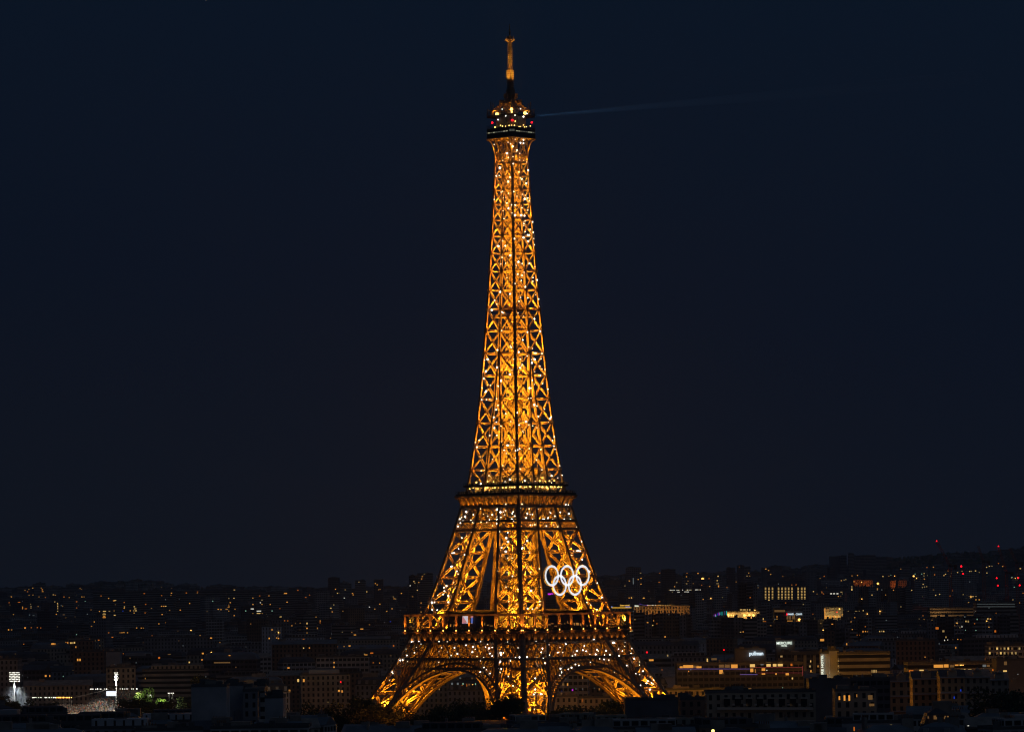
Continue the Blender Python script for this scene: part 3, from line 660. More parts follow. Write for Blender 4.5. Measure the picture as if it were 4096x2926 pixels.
SPK += crop(1550, 2040, 3.69, [(710, 1137), (663, 1261), (740, 1252), (833, 1137), (871, 1112), (826, 1240), (840, 1190), (899, 1260), (653, 1357), (694, 1357), (899, 1353), (660, 1465), (732, 1468), (1021, 896), (1040, 939), (943, 828)])
SPK += crop(1480, 2400, 3.087, [(764, 24), (797, 19), (829, 117), (512, 508), (530, 506), (603, 504), (852, 506), (954, 507), (1366, 506), (1699, 510), (630, 536), (572, 577), (733, 562), (1185, 551), (1450, 538), (1573, 547), (1556, 568), (445, 598), (884, 582), (1043, 582), (1271, 573), (1299, 600), (1427, 574), (1469, 589), (1509, 578), (1828, 583), (548, 642), (851, 630), (955, 634), (1079, 657), (1265, 634), (1480, 653), (1612, 645), (1648, 645), (1619, 668), (1897, 645), (455, 677), (1003, 677), (980, 710), (1000, 712), (1322, 690), (1404, 700), (1508, 683), (1797, 702), (1848, 699), (403, 734), (373, 738), (467, 752), (516, 772), (849, 762), (1366, 748), (1570, 739), (1614, 741), (1604, 759), (1738, 741), (1901, 774), (1408, 830), (1437, 852), (1590, 838), (1623, 843), (275, 883), (283, 900), (1363, 884), (1484, 899), (1604, 889), (535, 936), (507, 954), (1708, 936), (239, 983), (1766, 1052), (118, 1060), (97, 1092)])
SPK += crop(2050, 2400, 3.088, [(291, 503), (400, 499), (1006, 480), (448, 545), (370, 592), (588, 578), (659, 536), (886, 559), (1246, 521), (1263, 523), (1390, 514), (1474, 593), (1225, 564), (1387, 566), (137, 645), (355, 638), (555, 643), (569, 640), (621, 640), (795, 622), (870, 612), (910, 625), (1044, 606), (1060, 622), (1156, 619), (1310, 598), (1358, 623), (1466, 650), (453, 673), (180, 697), (303, 708), (375, 709), (740, 683), (776, 666), (956, 663), (1028, 664), (1137, 671), (1204, 672), (1316, 682), (591, 741), (1076, 719), (1130, 727), (1190, 734), (1504, 716), (142, 775), (403, 773), (289, 799), (709, 780), (778, 787), (818, 801), (959, 761), (1451, 755), (1569, 757), (208, 838), (327, 833), (727, 828), (689, 847), (594, 845), (1408, 801), (1427, 802), (1568, 795), (1493, 806), (603, 870), (605, 890), (584, 923), (1259, 883), (1298, 882), (1428, 896), (1613, 870), (280, 960), (1526, 903), (1569, 914), (1701, 942), (1745, 980), (1756, 988), (1672, 995), (1718, 1018), (1737, 1029), (1584, 1012), (1655, 1022), (1581, 1046), (282, 1096), (1696, 1097), (282, 1137), (263, 1158), (348, 1154), (363, 1154), (460, 1161), (270, 1340)])
random.seed(3); rest = MB(); cnt = 0; FM = [FLASH, FLASH_HOT, FLASH_DIM]
def Sx(h):
    s = S(h)
    if h > 262: s = 5.1+(max(0, h-266)/7)**2*3.2
    if 51.2 < h < 57: s = 34
    if 57 < h < FL1+7: s = R1+.4
    if 110 < h < 115: s = 17.2
    return s
for i, (px, py) in enumerate(SPK):
    p = nearface(px, py, .45, Sx); r = random.choice((.16, .2, .24, .27, .31)); mk = random.choice((0, 0, 1, 1, 2, 2))
    if i % 6 == 0 and cnt < 100:
        tl(p, 'flash_lamp', FM[mk], r); cnt += 1
    else: rest.mi = mk; rest.ball(p, r, 8, 6)
o = rest.build('flash_lamps', FM, tower); o['kind'] = 'stuff'
# ---- amber projectors inside the ironwork
AMB = (1, .385, .013); K = 5.0
_point = point
def point(loc, e, *a, **k): return _point(loc, e*K, *a, **k)
for h in (181, 190, 199.5, 208, 216.5, 224.5, 232, 239.5, 246, 252.5, 258.5):
    s = S(h)*.66
    for k, (a, b) in enumerate(((-1, -1), (1, -1), (1, 1), (-1, 1))):
        point((a*s, b*s, h), 800*(S(h)/8)**1.5, AMB, .15, tower)
for h in (117.5, 129, 139, 149, 159.5, 170):
    for a in (-1, 1):
        for b in (-1, 1):
            c = (S(h)+G(h))/2; point((a*c, b*c, h), 1500, AMB, .2, tower)
    for a, b in ((-1, 0), (1, 0), (0, 1), (0, -1)): point((a*4.6, b*4.6, h+3), 380, AMB, .2, tower)
for h, e in ((60.5, 6200), (71, 5400), (82, 4200), (93, 3200)):
    for a in (-1, 1):
        for b in (-1, 1):
            c = (S(h)+G(h))/2; point((a*c, b*c, h), e, AMB, .3, tower)
for h, e in ((4, 5000), (12, 7000), (22, 8500), (32, 6500)):
    for a in (-1, 1):
        for b in (-1, 1):
            c = (S(h)+G(h))/2; point((a*c, b*c, h), e, AMB, .3, tower)
for fi in range(4):                               # belts
    for u in (-24, -8, 8, 24): point(onface(fi, u, S(46)-8, 45), 380, AMB, .3, tower)
    for u in (-10, 0, 10): point(onface(fi, u, S(105)-6, 103), 700, AMB, .3, tower)
    for u in (-1, 1): point(onface(fi, u*27, S(20)-7.5, 8), 11000, AMB, .4, tower, (90, .6, tuple(onface(fi, -u*.5, .2, 1))))
    for u in [-17+2.83*(k_+.5) for k_ in range(12)]: point(onface(fi, u, 17.45, 111.2), 60, AMB, .1, tower, (130, .7, tuple(onface(fi, 0, .15, 1))))
for a, b in ((-1, -1), (1, -1), (1, 1), (-1, 1)):
    point((a*3.4, b*3.4, 265), 380, AMB, .15, tower); point((a*6.1, b*6.1, 269.5), 120, AMB, .15, tower); point((a*5.2, b*5.2, ZG+1.4), 420, AMB, .2, tower, (150, .6, (0, 0, 1)))
for a, b in ((-1, 0), (1, 0), (0, 1), (0, -1)):
    point((a*6.5, b*6.5, 296), 2600, (1, .48, .05), .15, tower, (60, .6, (-a*.15, -b*.15, 1))); point((a*2.6, b*2.6, hy(352)), 6000, (1, .55, .05), .1, tower, (34, .5, (-a*.07, -b*.07, 1)))
point = _point
# ================================================================ terrain
RIDGE = [(-400, 2375), (0, 2370), (330, 2352), (420, 2340), (560, 2336), (650, 2348), (900, 2356), (1220, 2364), (1500, 2362), (1700, 2352), (1900, 2346), (2300, 2326), (2500, 2314),
         (2850, 2302), (3050, 2290), (3250, 2278), (3400, 2262), (3575, 2246), (3700, 2236), (3800, 2226), (3950, 2220), (4096, 2204), (4500, 2190)]
def sstep(a, b, x):
    t = min(1, max(0, (x-a)/(b-a))); return t*t*(3-2*t)
def ground_z(x, D):
    if D < 1480: return lerp(22, 3, sstep(1050, 1480, D))
    if D < 3200: return lerp(3, 0, sstep(1480, 1600, D))
    base = 26*sstep(3200, 6200, D)
    px = 2069+F*x/max(D, 1); zr = P(px, interp(RIDGE, px), 9500).z
    z = lerp(base, zr, sstep(5600, 9500, D)**1.15)
    if D > 9500: z = lerp(zr, 45, sstep(9500, 13000, D))
    return z
mb = MB(); Ds = [-3000, 0, 500, 900, 1050, 1150, 1250, 1350, 1480, 1540, 1600, 2400, 3200, 3600, 4000, 4500, 5000, 5600, 6200, 6700, 7200, 7700, 8200, 8700, 9100, 9500, 10000, 11000, 13000, 20000, 60000]
NX = 41
for D in Ds:
    Wd = max(abs(D), 2500)*.34
    for i in range(NX):
        x = lerp(-Wd, Wd, i/(NX-1)); mb.v.append((x, D-DIST, ground_z(x, D) if D > 0 else 22))
for j in range(len(Ds)-1):
    for i in range(NX-1):
        a = j*NX+i; mb.f.append((a, a+1, a+1+NX, a+NX)); mb.m.append(0)
GROUND = mat('ground', (.045, .045, .04), .9, noise=.5, nscale=.02)
g = mb.build('ground', GROUND); tag(g, 'dark city ground rising to wooded hills on the horizon', kind='structure')
mb = MB(); mb.box(-2500, 2500, 1500-DIST, 1590-DIST, 2.5, 3.4); rv = mb.build('river', mat('river_water', (.01, .015, .02), .08, spec=.5)); tag(rv, kind='structure')
# ================================================================ building materials
def wallmat(name, col, style):
    m = bpy.data.materials.new(name); m.use_nodes = True; t = m.node_tree; b = t.nodes['Principled BSDF']; b.inputs['Roughness'].default_value = .8; b.inputs['Specular IOR Level'].default_value = .2
    uv = t.nodes.new('ShaderNodeUVMap'); uv.uv_map = 'UVMap'; sp = t.nodes.new('ShaderNodeSeparateXYZ'); t.links.new(uv.outputs[0], sp.inputs[0])
    def M(op, a, b_=None):
        n = t.nodes.new('ShaderNodeMath'); n.operation = op
        for k, v in enumerate((a, b_)):
            if v is None: continue
            if isinstance(v, (int, float)): n.inputs[k].default_value = v
            else: t.links.new(v, n.inputs[k])
        return n.outputs[0]
    fu = M('FRACT', sp.outputs[0]); fv = M('FRACT', sp.outputs[1])
    lo, hi, vl, vh = {'punched': (.30, .70, .22, .80), 'bands': (-1, 2, .34, .84), 'wide': (.12, .88, .30, .82), 'blank': (2, 3, 2, 3), 'slots': (.38, .62, .15, .85)}[style]
    mk = M('MULTIPLY', M('MULTIPLY', M('GREATER_THAN', fu, lo), M('LESS_THAN', fu, hi)), M('MULTIPLY', M('GREATER_THAN', fv, vl), M('LESS_THAN', fv, vh)))
    nz = t.nodes.new('ShaderNodeTexNoise'); nz.inputs['Scale'].default_value = .12; nz.inputs['Detail'].default_value = 5; tc = t.nodes.new('ShaderNodeTexCoord'); t.links.new(tc.outputs['Object'], nz.inputs['Vector'])
    rp = t.nodes.new('ShaderNodeValToRGB'); rp.color_ramp.elements[0].position = .3; rp.color_ramp.elements[1].position = .72
    rp.color_ramp.elements[0].color = (*[c*.65 for c in col], 1); rp.color_ramp.elements[1].color = (*[min(1, c*1.25) for c in col], 1)
    t.links.new(nz.outputs['Fac'], rp.inputs[0])
    mx = t.nodes.new('ShaderNodeMix'); mx.data_type = 'RGBA'; t.links.new(mk, mx.inputs[0]); t.links.new(rp.outputs[0], mx.inputs[6]); mx.inputs[7].default_value = (.02, .022, .026, 1)
    t.links.new(mx.outputs[2], b.inputs['Base Color']); return m
WALLS = {'cream': [wallmat('cream_stone', (.42, .37, .29), 'punched')], 'grey': [wallmat('grey_render', (.28, .28, .29), 'punched')], 'brown': [wallmat('brown_brick', (.26, .17, .12), 'punched')],
         'pale': [wallmat('pale_render', (.50, .49, .47), 'wide')], 'dark': [wallmat('dark_render', (.12, .12, .13), 'wide')], 'banded': [wallmat('banded_facade', (.34, .33, .31), 'bands')],
         'white': [wallmat('white_wall', (.62, .62, .63), 'slots')], 'blank': [wallmat('blank_wall', (.46, .46, .47), 'blank')], 'blankdark': [wallmat('blank_dark', (.16, .16, .17), 'blank')], 'ochre': [wallmat('ochre_facade', (.45, .34, .20), 'punched')]}
ZINC = mat('zinc_roof', (.16, .18, .20), .45, noise=.3, nscale=.2); SLATE = mat('slate_roof', (.06, .065, .075), .5, noise=.4, nscale=.2)
FLATR = mat('flat_roof', (.12, .12, .12), .9, noise=.4, nscale=.1); CHIM = mat('chimney_render', (.30, .26, .22), .9, noise=.3, nscale=.4); POT = mat('clay_pot', (.25, .11, .06), .8)
LIT = {'a': mat('amber_window', (.3, .2, .1), emit=(1, .40, .06), es=.75), 'o': mat('orange_window', (.3, .15, .05), emit=(1, .24, .02), es=.5), 'y': mat('yellow_window', (.3, .25, .1), emit=(1, .62, .18), es=.8),
       'w': mat('white_window', (.3, .3, .3), emit=(.95, .92, .78), es=.8), 'r': REDLAMP, 'g': mat('green_window', (.1, .3, .2), emit=(.45, .9, .65), es=.45), 'm': mat('magenta_light', (.3, .0, .3), emit=(.75, .03, .85), es=.8),
       'b': mat('blue_window', (.0, .05, .3), emit=(.02, .08, .9), es=.5), 'd': mat('dim_window', (.2, .15, .1), emit=(.75, .38, .12), es=.16), 'c': mat('cool_dim_window', (.2, .2, .2), emit=(.5, .6, .62), es=.2),
       'A': mat('amber_window_dim', (.3, .2, .1), emit=(1, .42, .08), es=.3), 'Y': mat('yellow_window_dim', (.3, .25, .1), emit=(1, .66, .24), es=.32), 'L': mat('street_lamp_glow', (.5, .3, .1), emit=(1, .50, .10), es=3), 't': mat('teal_strip', (.0, .3, .3), emit=(.02, .7, .65), es=.7), 'v': mat('violet_strip', (.2, .1, .3), emit=(.30, .24, .85), es=.22), 'p': mat('red_strip', (.3, .1, .1), emit=(.70, .12, .14), es=.14)}
# ================================================================ building registry
BL = []
class B: pass
def reg(cx, cy, hx, hy, rz, z0, z1, **k):
    b = B(); b.cx, b.cy, b.hx, b.hy, b.rz, b.z0, b.z1 = cx, cy, hx, hy, rz, z0, z1; b.lits = []; b.hand = False; b.roof = 'flat'; b.tone = 'grey'; b.rh = 0; b.label = None; b.vis = 0; b.row = None; b.post = None
    b.name = 'apartment_building'; b.cat = 'building'; b.depthD = cy+DIST
    for q, v in k.items(): setattr(b, q, v)
    BL.append(b); return b
def hand(x0, x1, yt, D, dep, tone, label, roof='flat', rz=0, name='apartment_building', cat='building', rh=0, z0=None, ym=None, **k):
    """a building whose street face spans photo columns x0..x1 with its top at row yt"""
    a = P(x0, yt, D); c = P(x1, yt, D); w_ = (c.x-a.x)/2; cx = (a.x+c.x)/2
    z = (a.z+c.z)/2; gz = ground_z(cx, D)-1
    hx = w_/math.cos(rz) if abs(rz) < .6 else w_
    return reg(cx, D-DIST+dep/2, hx, dep/2, rz, gz if z0 is None else z0, z-rh, hand=True, tone=tone, roof=roof, label=label, name=name, cat=cat, rh=rh, **k)
# ---- buildings one can pick out in the photo
HAND = []
hd = hand
hd(70, 176, 2345, 8000, 30, 'banded', 'distant slab block with amber windows alone on the far ridge beyond the stadium', name='apartment_block')
for i, (a, b_, y) in enumerate(((372, 560, 2366), (562, 700, 2362), (702, 905, 2364), (907, 1060, 2362), (1062, 1205, 2366))):
    hd(a, b_, y, 5400+i*12, 16, 'banded', ['first', 'second', 'third', 'fourth', 'fifth'][i]+' slab of the long banded housing wall under the ridge, counted from the stadium side', name='apartment_block', group='long housing slabs')
for (a, b_, y, D, t, l) in ((1312, 1358, 2310, 6800, 'dark', 'dark high-rise, first to break the skyline beyond the long housing slabs'), (1420, 1461, 2321, 6700, 'banded', 'pale-edged high-rise second beyond the long housing slabs'),
        (1495, 1532, 2319, 6600, 'dark', 'slim dark high-rise with stacked yellow windows on skyline'), (1635, 1669, 2302, 5200, 'dark', 'dark high-rise with white window dots beside the tower leg'), (1669, 1731, 2293, 5400, 'banded', 'tall high-rise with bright white roof light beside the tower leg'),
        (2504, 2564, 2270, 5600, 'grey', 'broad grey high-rise behind the tower rim with one column of amber windows'), (2646, 2702, 2277, 6400, 'dark', 'dark blocky high-rise above the white office strip'),
        (2730, 2766, 2303, 5200, 'pale', 'slim pale-edged high-rise with three lit windows over white office strip'), (2856, 2887, 2300, 5000, 'pale', 'narrow pale high-rise with a bright central window column'),
        (2908, 2940, 2271, 6900, 'dark', 'low dark high-rise on the ridge, between two slim lit ones'), (2951, 2977, 2261, 7000, 'dark', 'tallest of the dark ridge high-rises'), (2978, 3002, 2268, 7050, 'banded', 'high-rise touching the tallest dark ridge tower'),
        (2955, 2986, 2336, 3900, 'dark', 'windowless dark side tower rising below the ridge high-rises'), (2987, 3012, 2332, 3890, 'banded', 'banded balcony tower in the middle of the twin blocks'), (3013, 3030, 2338, 3880, 'grey', 'slim balcony tower beside the lit stair-column hospital'),
        (3048, 3123, 2271, 7600, 'blankdark', 'low dark hill building above the lit stair-column hospital'), (3224, 3265, 2283, 7000, 'grey', 'plain grey high-rise before the big ridge complex'),
        (3320, 3363, 2225, 8200, 'blankdark', 'dark windowless end block of the big ridge complex'), (3363, 3386, 2222, 8180, 'slotsw', 'narrow striped stair tower of the big ridge complex'), (3396, 3417, 2213, 8160, 'slotsw', 'tallest striped tower of the big ridge complex'),
        (3420, 3503, 2221, 8200, 'banded', 'long banded main wing of the big ridge complex'), (3503, 3546, 2228, 8220, 'banded', 'lower banded wing ending the big ridge complex')):
    hd(a, b_, y, D, 25, t if t in WALLS else 'banded', l, name='high_rise', cat='high-rise')
hosp = hd(3055, 3236, 2345, 4500, 20, 'blankdark', 'hospital block with eleven lit stair columns glowing yellow', name='hospital_block')
white = hd(2672, 2806, 2353, 5000, 20, 'blankdark', 'low office strip with rows of cold white windows on the slope', name='office_building')
och = hd(2535, 2758, 2423, 3600, 16, 'ochre', 'ochre floodlit hotel with arched windows and garland roof terrace', name='hotel', cat='hotel')
neo = hd(2436, 2522, 2431, 3300, 14, 'grey', 'flat-roofed hotel edged by a yellow neon line beside the tower gallery', name='hotel', cat='hotel')
con = hd(3098, 3212, 2432, 3400, 18, 'dark', 'dark glass exhibition hall carrying a white rooftop sign', name='exhibition_hall', cat='hall')
amb = hd(2909, 3040, 2447, 3500, 14, 'blank', 'long blank wall washed yellow by a row of lamps', name='exhibition_hall', cat='hall')
tea = hd(2850, 2908, 2445, 3490, 14, 'blankdark', 'dark sloping hall striped with teal light tubes', name='exhibition_hall', cat='hall')
mall = hd(3298, 3372, 2430, 3600, 20, 'blank', 'yellow glowing glass-fronted hall beside the dark terrace', name='shopping_hall', cat='hall')
ter = hd(3376, 3476, 2448, 3620, 20, 'blankdark', 'low dark terrace edged with a dotted line of lamps', name='terrace_building')
for (a, b_, y, D, t, l) in ((3452, 3490, 2320, 5200, 'ochre', 'orange-lit facade nearest the two red beacons, below the ridge complex'), (3562, 3583, 2323, 5220, 'ochre', 'narrow orange-lit gable in the middle of the sodium row'), (3594, 3627, 2321, 5240, 'ochre', 'orange-lit gable at the crane end of the sodium row'), (3414, 3448, 2319, 5210, 'ochre', 'low orange-lit terrace starting the sodium row'),
        (3660, 3705, 2291, 6000, 'pale', 'pale hillside block with cluster of yellow windows under the crane'), (3715, 3800, 2281, 6100, 'pale', 'long pale hillside block behind the luffing crane jib'), (3805, 3905, 2276, 6200, 'pale', 'long pale hillside block right under the red crane beacon')):
    hd(a, b_, y, D, 18, t, l)
site = hd(3720, 3905, 2432, 3300, 22, 'banded', 'long building with glowing horizontal floor lines behind the cranes', name='office_building')
site2 = hd(3905, 4066, 2412, 3250, 22, 'banded', 'half-built grey block with ladder-like floors behind the cranes', name='office_building')
pul = hd(2708, 3215, 2655, 1950, 26, 'dark', 'long hotel with lit glass floor and violet and red light strips', name='hotel', cat='hotel')
puls = hd(2940, 3062, 2598, 2010, 10, 'blankdark', 'dark rooftop block carrying the white lowercase sign', name='rooftop_block')
mer = hd(3104, 3178, 2564, 2250, 8, 'blank', 'pale rooftop box carrying the white capital-letter sign', name='rooftop_block'); mer.tone = 'blankdark'
mb0 = hd(3110, 3280, 2612, 2150, 20, 'dark', 'dark hotel wing with vertical ochre piers below the rooftop sign', name='hotel', cat='hotel')
pyl = hd(3281, 3317, 2613, 1905, 6, 'blank', 'lit sign pylon with vertical white lettering', name='sign_pylon', cat='pylon')
off0 = hd(3318, 3355, 2602, 1900, 10, 'blank', 'pale blank end wall between the sign pylon and the office', name='office_wing')
off = hd(3356, 3560, 2612, 1890, 18, 'banded', 'banded office with one bright window group beside the sign pylon', name='office_building')
ban = hd(3632, 3982, 2652, 1800, 20, 'banded', 'low wide banded block with scattered long yellow windows above the curved facade', name='office_building')
grd = hd(3955, 4110, 2582, 2050, 18, 'pale', 'office with two rows of glowing yellow square windows at the frame edge', name='office_building')
drk = hd(3986, 4110, 2640, 1760, 18, 'blankdark', 'dark blank block with a single lit window at the frame edge', name='apartment_building')
awn = hd(2826, 3262, 2768, 1330, 14, 'cream', 'long cream terrace floor with awnings over planted balconies', name='apartment_building', cat='building')
leg = hd(2500, 2720, 2800, 1440, 16, 'blankdark', 'dark flat roof edge cutting across the foot of the tower', roof='flat')
leg2 = hd(2720, 2870, 2797, 1400, 14, 'brown', 'brown-walled terrace block between the tower foot and the cream terrace')
lft1 = hd(765, 905, 2745, 1300, 16, 'blank', 'pale stepped rooftop house nearest the double lamp posts')
lft2 = hd(905, 972, 2740, 1330, 16, 'blank', 'pale high flat-topped house between the double lamp posts and the tower'); hd(972, 1030, 2764, 1322, 16, 'grey', 'grey flat-topped house set lower between two pale high ones'); hd(1030, 1062, 2742, 1336, 12, 'pale', 'slim pale house rising beside the tall windowless block')
lft3 = hd(1060, 1132, 2790, 1240, 14, 'blank', 'tall grey windowless chimney-like block toward the tower')
wl = hd(280, 372, 2562, 2700, 12, 'brown', 'low block with a row of bright yellow windows over the stadium', name='office_building')
wl2 = hd(415, 480, 2606, 2500, 12, 'blank', 'white blank-walled building over the stadium', name='warehouse')
mid1 = hd(295, 415, 2606, 2480, 14, 'slotsw', 'brown arcade-fronted block next to the white blank wall', name='apartment_building')
mid1.tone = 'brown'
mid2 = hd(1265, 1475, 2627, 2350, 12, 'pale', 'long pale block with two stacked amber windows and paired dark windows')
mid3 = hd(1047, 1124, 2505, 3000, 14, 'white', 'white gridded block with four bright amber windows')
haus = hd(1790, 2020, 2722, 2150, 14, 'grey', 'slate-roofed row with pale dormers seen through the stadium-side arch', roof='mansard', rh=5)
haus2 = hd(2190, 2300, 2722, 2120, 14, 'cream', 'slate-roofed house with three lit dormers seen through the hotel-side arch', roof='mansard', rh=6)
haus3 = hd(2300, 2440, 2705, 2160, 14, 'brown', 'long low mansard row with blind dormers seen through the hotel-side arch', roof='mansard', rh=6)
bar = hd(2200, 2310, 2785, 1990, 10, 'cream', 'pink-lit terrace bar seen through the hotel-side arch', name='terrace_building')
bar2 = hd(2310, 2440, 2790, 1995, 10, 'cream', 'cream windowed facade beside the terrace bar, through the arch')
for q in BL: q.hand = True
hd(3236, 3400, 2722, 1500, 14, 'blankdark', 'dark flat terrace roof hiding the foot of the sign pylon', name='apartment_building').hand = True
hd(3400, 3560, 2716, 1520, 14, 'dark', 'dark roofline below the banded office').hand = True
# curved ornate block: five facets
CURV = []
for i, (a, b_, y, D) in enumerate(((3560, 3650, 2722, 1600), (3650, 3760, 2712, 1570), (3760, 3860, 2706, 1550), (3860, 3960, 2706, 1555), (3960, 4035, 2716, 1590))):
    c_ = hd(a, b_, y, D, 12, 'ochre' if i < 3 else 'cream', ['first', 'second', 'third', 'fourth', 'last'][i]+' bay of the curved ornate stone facade, counting from the hotel signs', roof='gable', name='apartment_building', group='curved ornate facade'); CURV.append(c_)
lith = hd(3340, 3505, 2762, 1360, 12, 'cream', 'cream house with three tall glowing windows below the banded office')
dorm = hd(3695, 3810, 2832, 1180, 12, 'brown', 'small brick house with lit gabled dormers at the bottom edge', roof='mansard', rh=5, name='house', cat='house')
# ---- rows of ordinary city houses
random.seed(21)
TONES = ['cream', 'grey', 'brown', 'pale', 'dark', 'banded', 'white', 'cream', 'grey', 'blank']
FG = [(0, 2800), (240, 2815), (260, 2838), (760, 2842), (770, 2790), (1130, 2800), (1140, 2800), (1380, 2850), (1420, 2885), (1720, 2882), (1900, 2850), (2150, 2852), (2200, 2842), (2480, 2840), (2500, 2815), (2740, 2812), (2760, 2850), (3290, 2850), (3300, 2810), (3560, 2812), (3580, 2815), (4096, 2812)]
def hits_hand(x0, x1, y0, y1):
    for b in BL:
        if b.hand and b.cx-b.hx < x1 and b.cx+b.hx > x0 and b.cy-b.hy-2 < y1 and b.cy+b.hy+2 > y0: return True
    return False
ROWF = [985, 1050, 1115, 1190, 1275, 1370, 1455]
for r, D in enumerate(ROWF):
    x = -(2069+90)/F*D
    while x < (2027+90)/F*D:
        wd = random.uniform(12, 30); px = 2069+F*(x+wd/2)/D; fg = max(interp(FG, px-F*wd/2/D), interp(FG, px+F*wd/2/D), interp(FG, px))
        yt = lerp(2935, fg, (r+1)/len(ROWF))+random.uniform(0, 14)*(1 if r > 1 else .6)
        roof = random.choice(('mansard', 'flat', 'flat', 'mansard', 'gable')); rh = {'mansard': random.uniform(3, 5), 'flat': 0, 'gable': 3}[roof]
        p = P(px, yt+6, D)
        dep = random.uniform(10, 15)
        if not hits_hand(x-1, x+wd+1, D-DIST-1, D-DIST+dep+1):
            reg(x+wd/2, D-DIST+dep/2+random.uniform(-6, 6), wd/2-.4, dep/2, random.uniform(-.35, .35) if wd < 24 else random.uniform(-.12, .12), ground_z(x, D)-1, p.z-rh-(1.2 if roof == 'flat' else 0), roof=roof, rh=rh, tone=random.choice(TONES), row=('front', len(ROWF)-r))
        x += wd+random.uniform(0, 5)
ROWB = [1890, 1975, 2070, 2175, 2290, 2410, 2540, 2680, 2830, 2990, 3160, 3340]
for r, D in enumerate(ROWB):
    x = -(2069+60)/F*D
    while x < (2027+60)/F*D:
        wd = random.uniform(15, 38)*(1+r*.05); px = 2069+F*(x+wd/2)/D; dep = random.uniform(11, 18)
        park = (D < 2080 and 650 < px+F*wd/2/D and px < 2010) or (px < 800 and D < 2260) or (D < 2000 and px > 2000 and px < 2520)
        roof = random.choice(('mansard', 'flat', 'flat', 'mansard', 'gable')); rh = {'mansard': random.uniform(3.5, 5.5), 'flat': 0, 'gable': 3}[roof]
        top = random.gauss(25.5, 2.6)+(random.random() < .12)*random.uniform(4, 9)+(D-1890)*.003
        if 2440 < px < 4096 and D < 2350: top = min(top, 27)
        if not park and not hits_hand(x-1, x+wd+1, D-DIST-1, D-DIST+dep+1):
            reg(x+wd/2, D-DIST+dep/2+random.uniform(-16, 16), wd/2-.5, dep/2, random.uniform(-.45, .45) if wd < 34 else random.uniform(-.16, .16), -1, top-rh, roof=roof, rh=rh, tone=random.choice(TONES if px > 950 else ['cream', 'grey', 'brown', 'dark', 'banded', 'dark', 'grey']), row=('back', r+1))
        x += wd+random.uniform(-1, 12)
# ---- the far city, past counting: one object
random.seed(33)
FAR = []; u = 0
for k in range(2600):
    D = 3480+5700*(random.random()**1.35); px = random.uniform(-60, 4160); x = (px-2069)/F*D
    wd = random.uniform(14, 60); tall = random.random() < .05
    hgt = random.uniform(12, 24)+(random.uniform(12, 30) if tall else 0)
    if D > 7800: hgt = random.uniform(7, 14)
    if tall: wd = random.uniform(14, 24)
    if px > 3300 and D > 7000 and random.random() < .5: continue
    FAR.append((x, D-DIST, wd/2, random.uniform(6, 12), random.uniform(-.5, .5), ground_z(x, D)-2, ground_z(x, D)+hgt, random.randrange(5)))
for (a, b_, y, D) in ((2840, 3062, 2469, 3380), (3290, 3380, 2477, 3480), (3380, 3480, 2470, 3500), (2530, 2650, 2447, 3450), (2650, 2762, 2451, 3460), (3405, 3520, 2345, 5000), (3520, 3645, 2346, 5010), (3050, 3240, 2407, 4300), (2665, 2812, 2372, 4800), (3715, 3880, 2466, 3200), (3880, 4070, 2462, 3210), (3095, 3215, 2486, 3300),
        (2434, 2530, 2444, 3150), (3300, 3420, 2510, 2900)):
    a_ = P(a, y, D); c_ = P(b_, y, D); n_ = 5
    for i in range(n_):
        xa = lerp(a_.x, c_.x, i/n_); xb = lerp(a_.x, c_.x, (i+1)/n_); FAR.append(((xa+xb)/2, D-DIST+random.uniform(-15, 15), (xb-xa)/2+.5, 8, random.uniform(-.1, .1), ground_z(xa, D)-2, a_.z+random.uniform(-2.5, .5), random.randrange(5)))
# ---- ray casting against everything placed so far
_bv, _bf, _bo = [], [], []
def addbox(cx, cy, hx, hy, rz, z0, z1, own):
    c, s = math.cos(rz), math.sin(rz); n = len(_bv)
    for z in (z0, z1):
        for a, b_ in ((-hx, -hy), (hx, -hy), (hx, hy), (-hx, hy)): _bv.append((cx+a*c-b_*s, cy+a*s+b_*c, z))
    for q in _BOXF[1:]: _bf.append(tuple(n+i for i in q)); _bo.append(own)
for b in BL: addbox(b.cx, b.cy, b.hx, b.hy, b.rz, b.z0, b.z1+b.rh*.8, b)
for i, f in enumerate(FAR): addbox(*f[:7], i)
TREE = BVHTree.FromPolygons(_bv, _bf)
def cast(px, py):
    d = (CR @ Vector(((px-2048)/F, -(py-1463)/F, -1))).normalized()
    loc, nrm, idx, dist = TREE.ray_cast(CAM, d)
    return (None, None, None) if loc is None else (loc, nrm, _bo[idx])
for py in range(2200, 2927, 7):
    for px in range(4, 4096, 8):
        q = cast(px, py)[2]
        if isinstance(q, B): q.vis += 1
BL = [b for b in BL if b.vis > 9 or b.label]
print('buildings kept', len(BL), 'far', len(FAR))
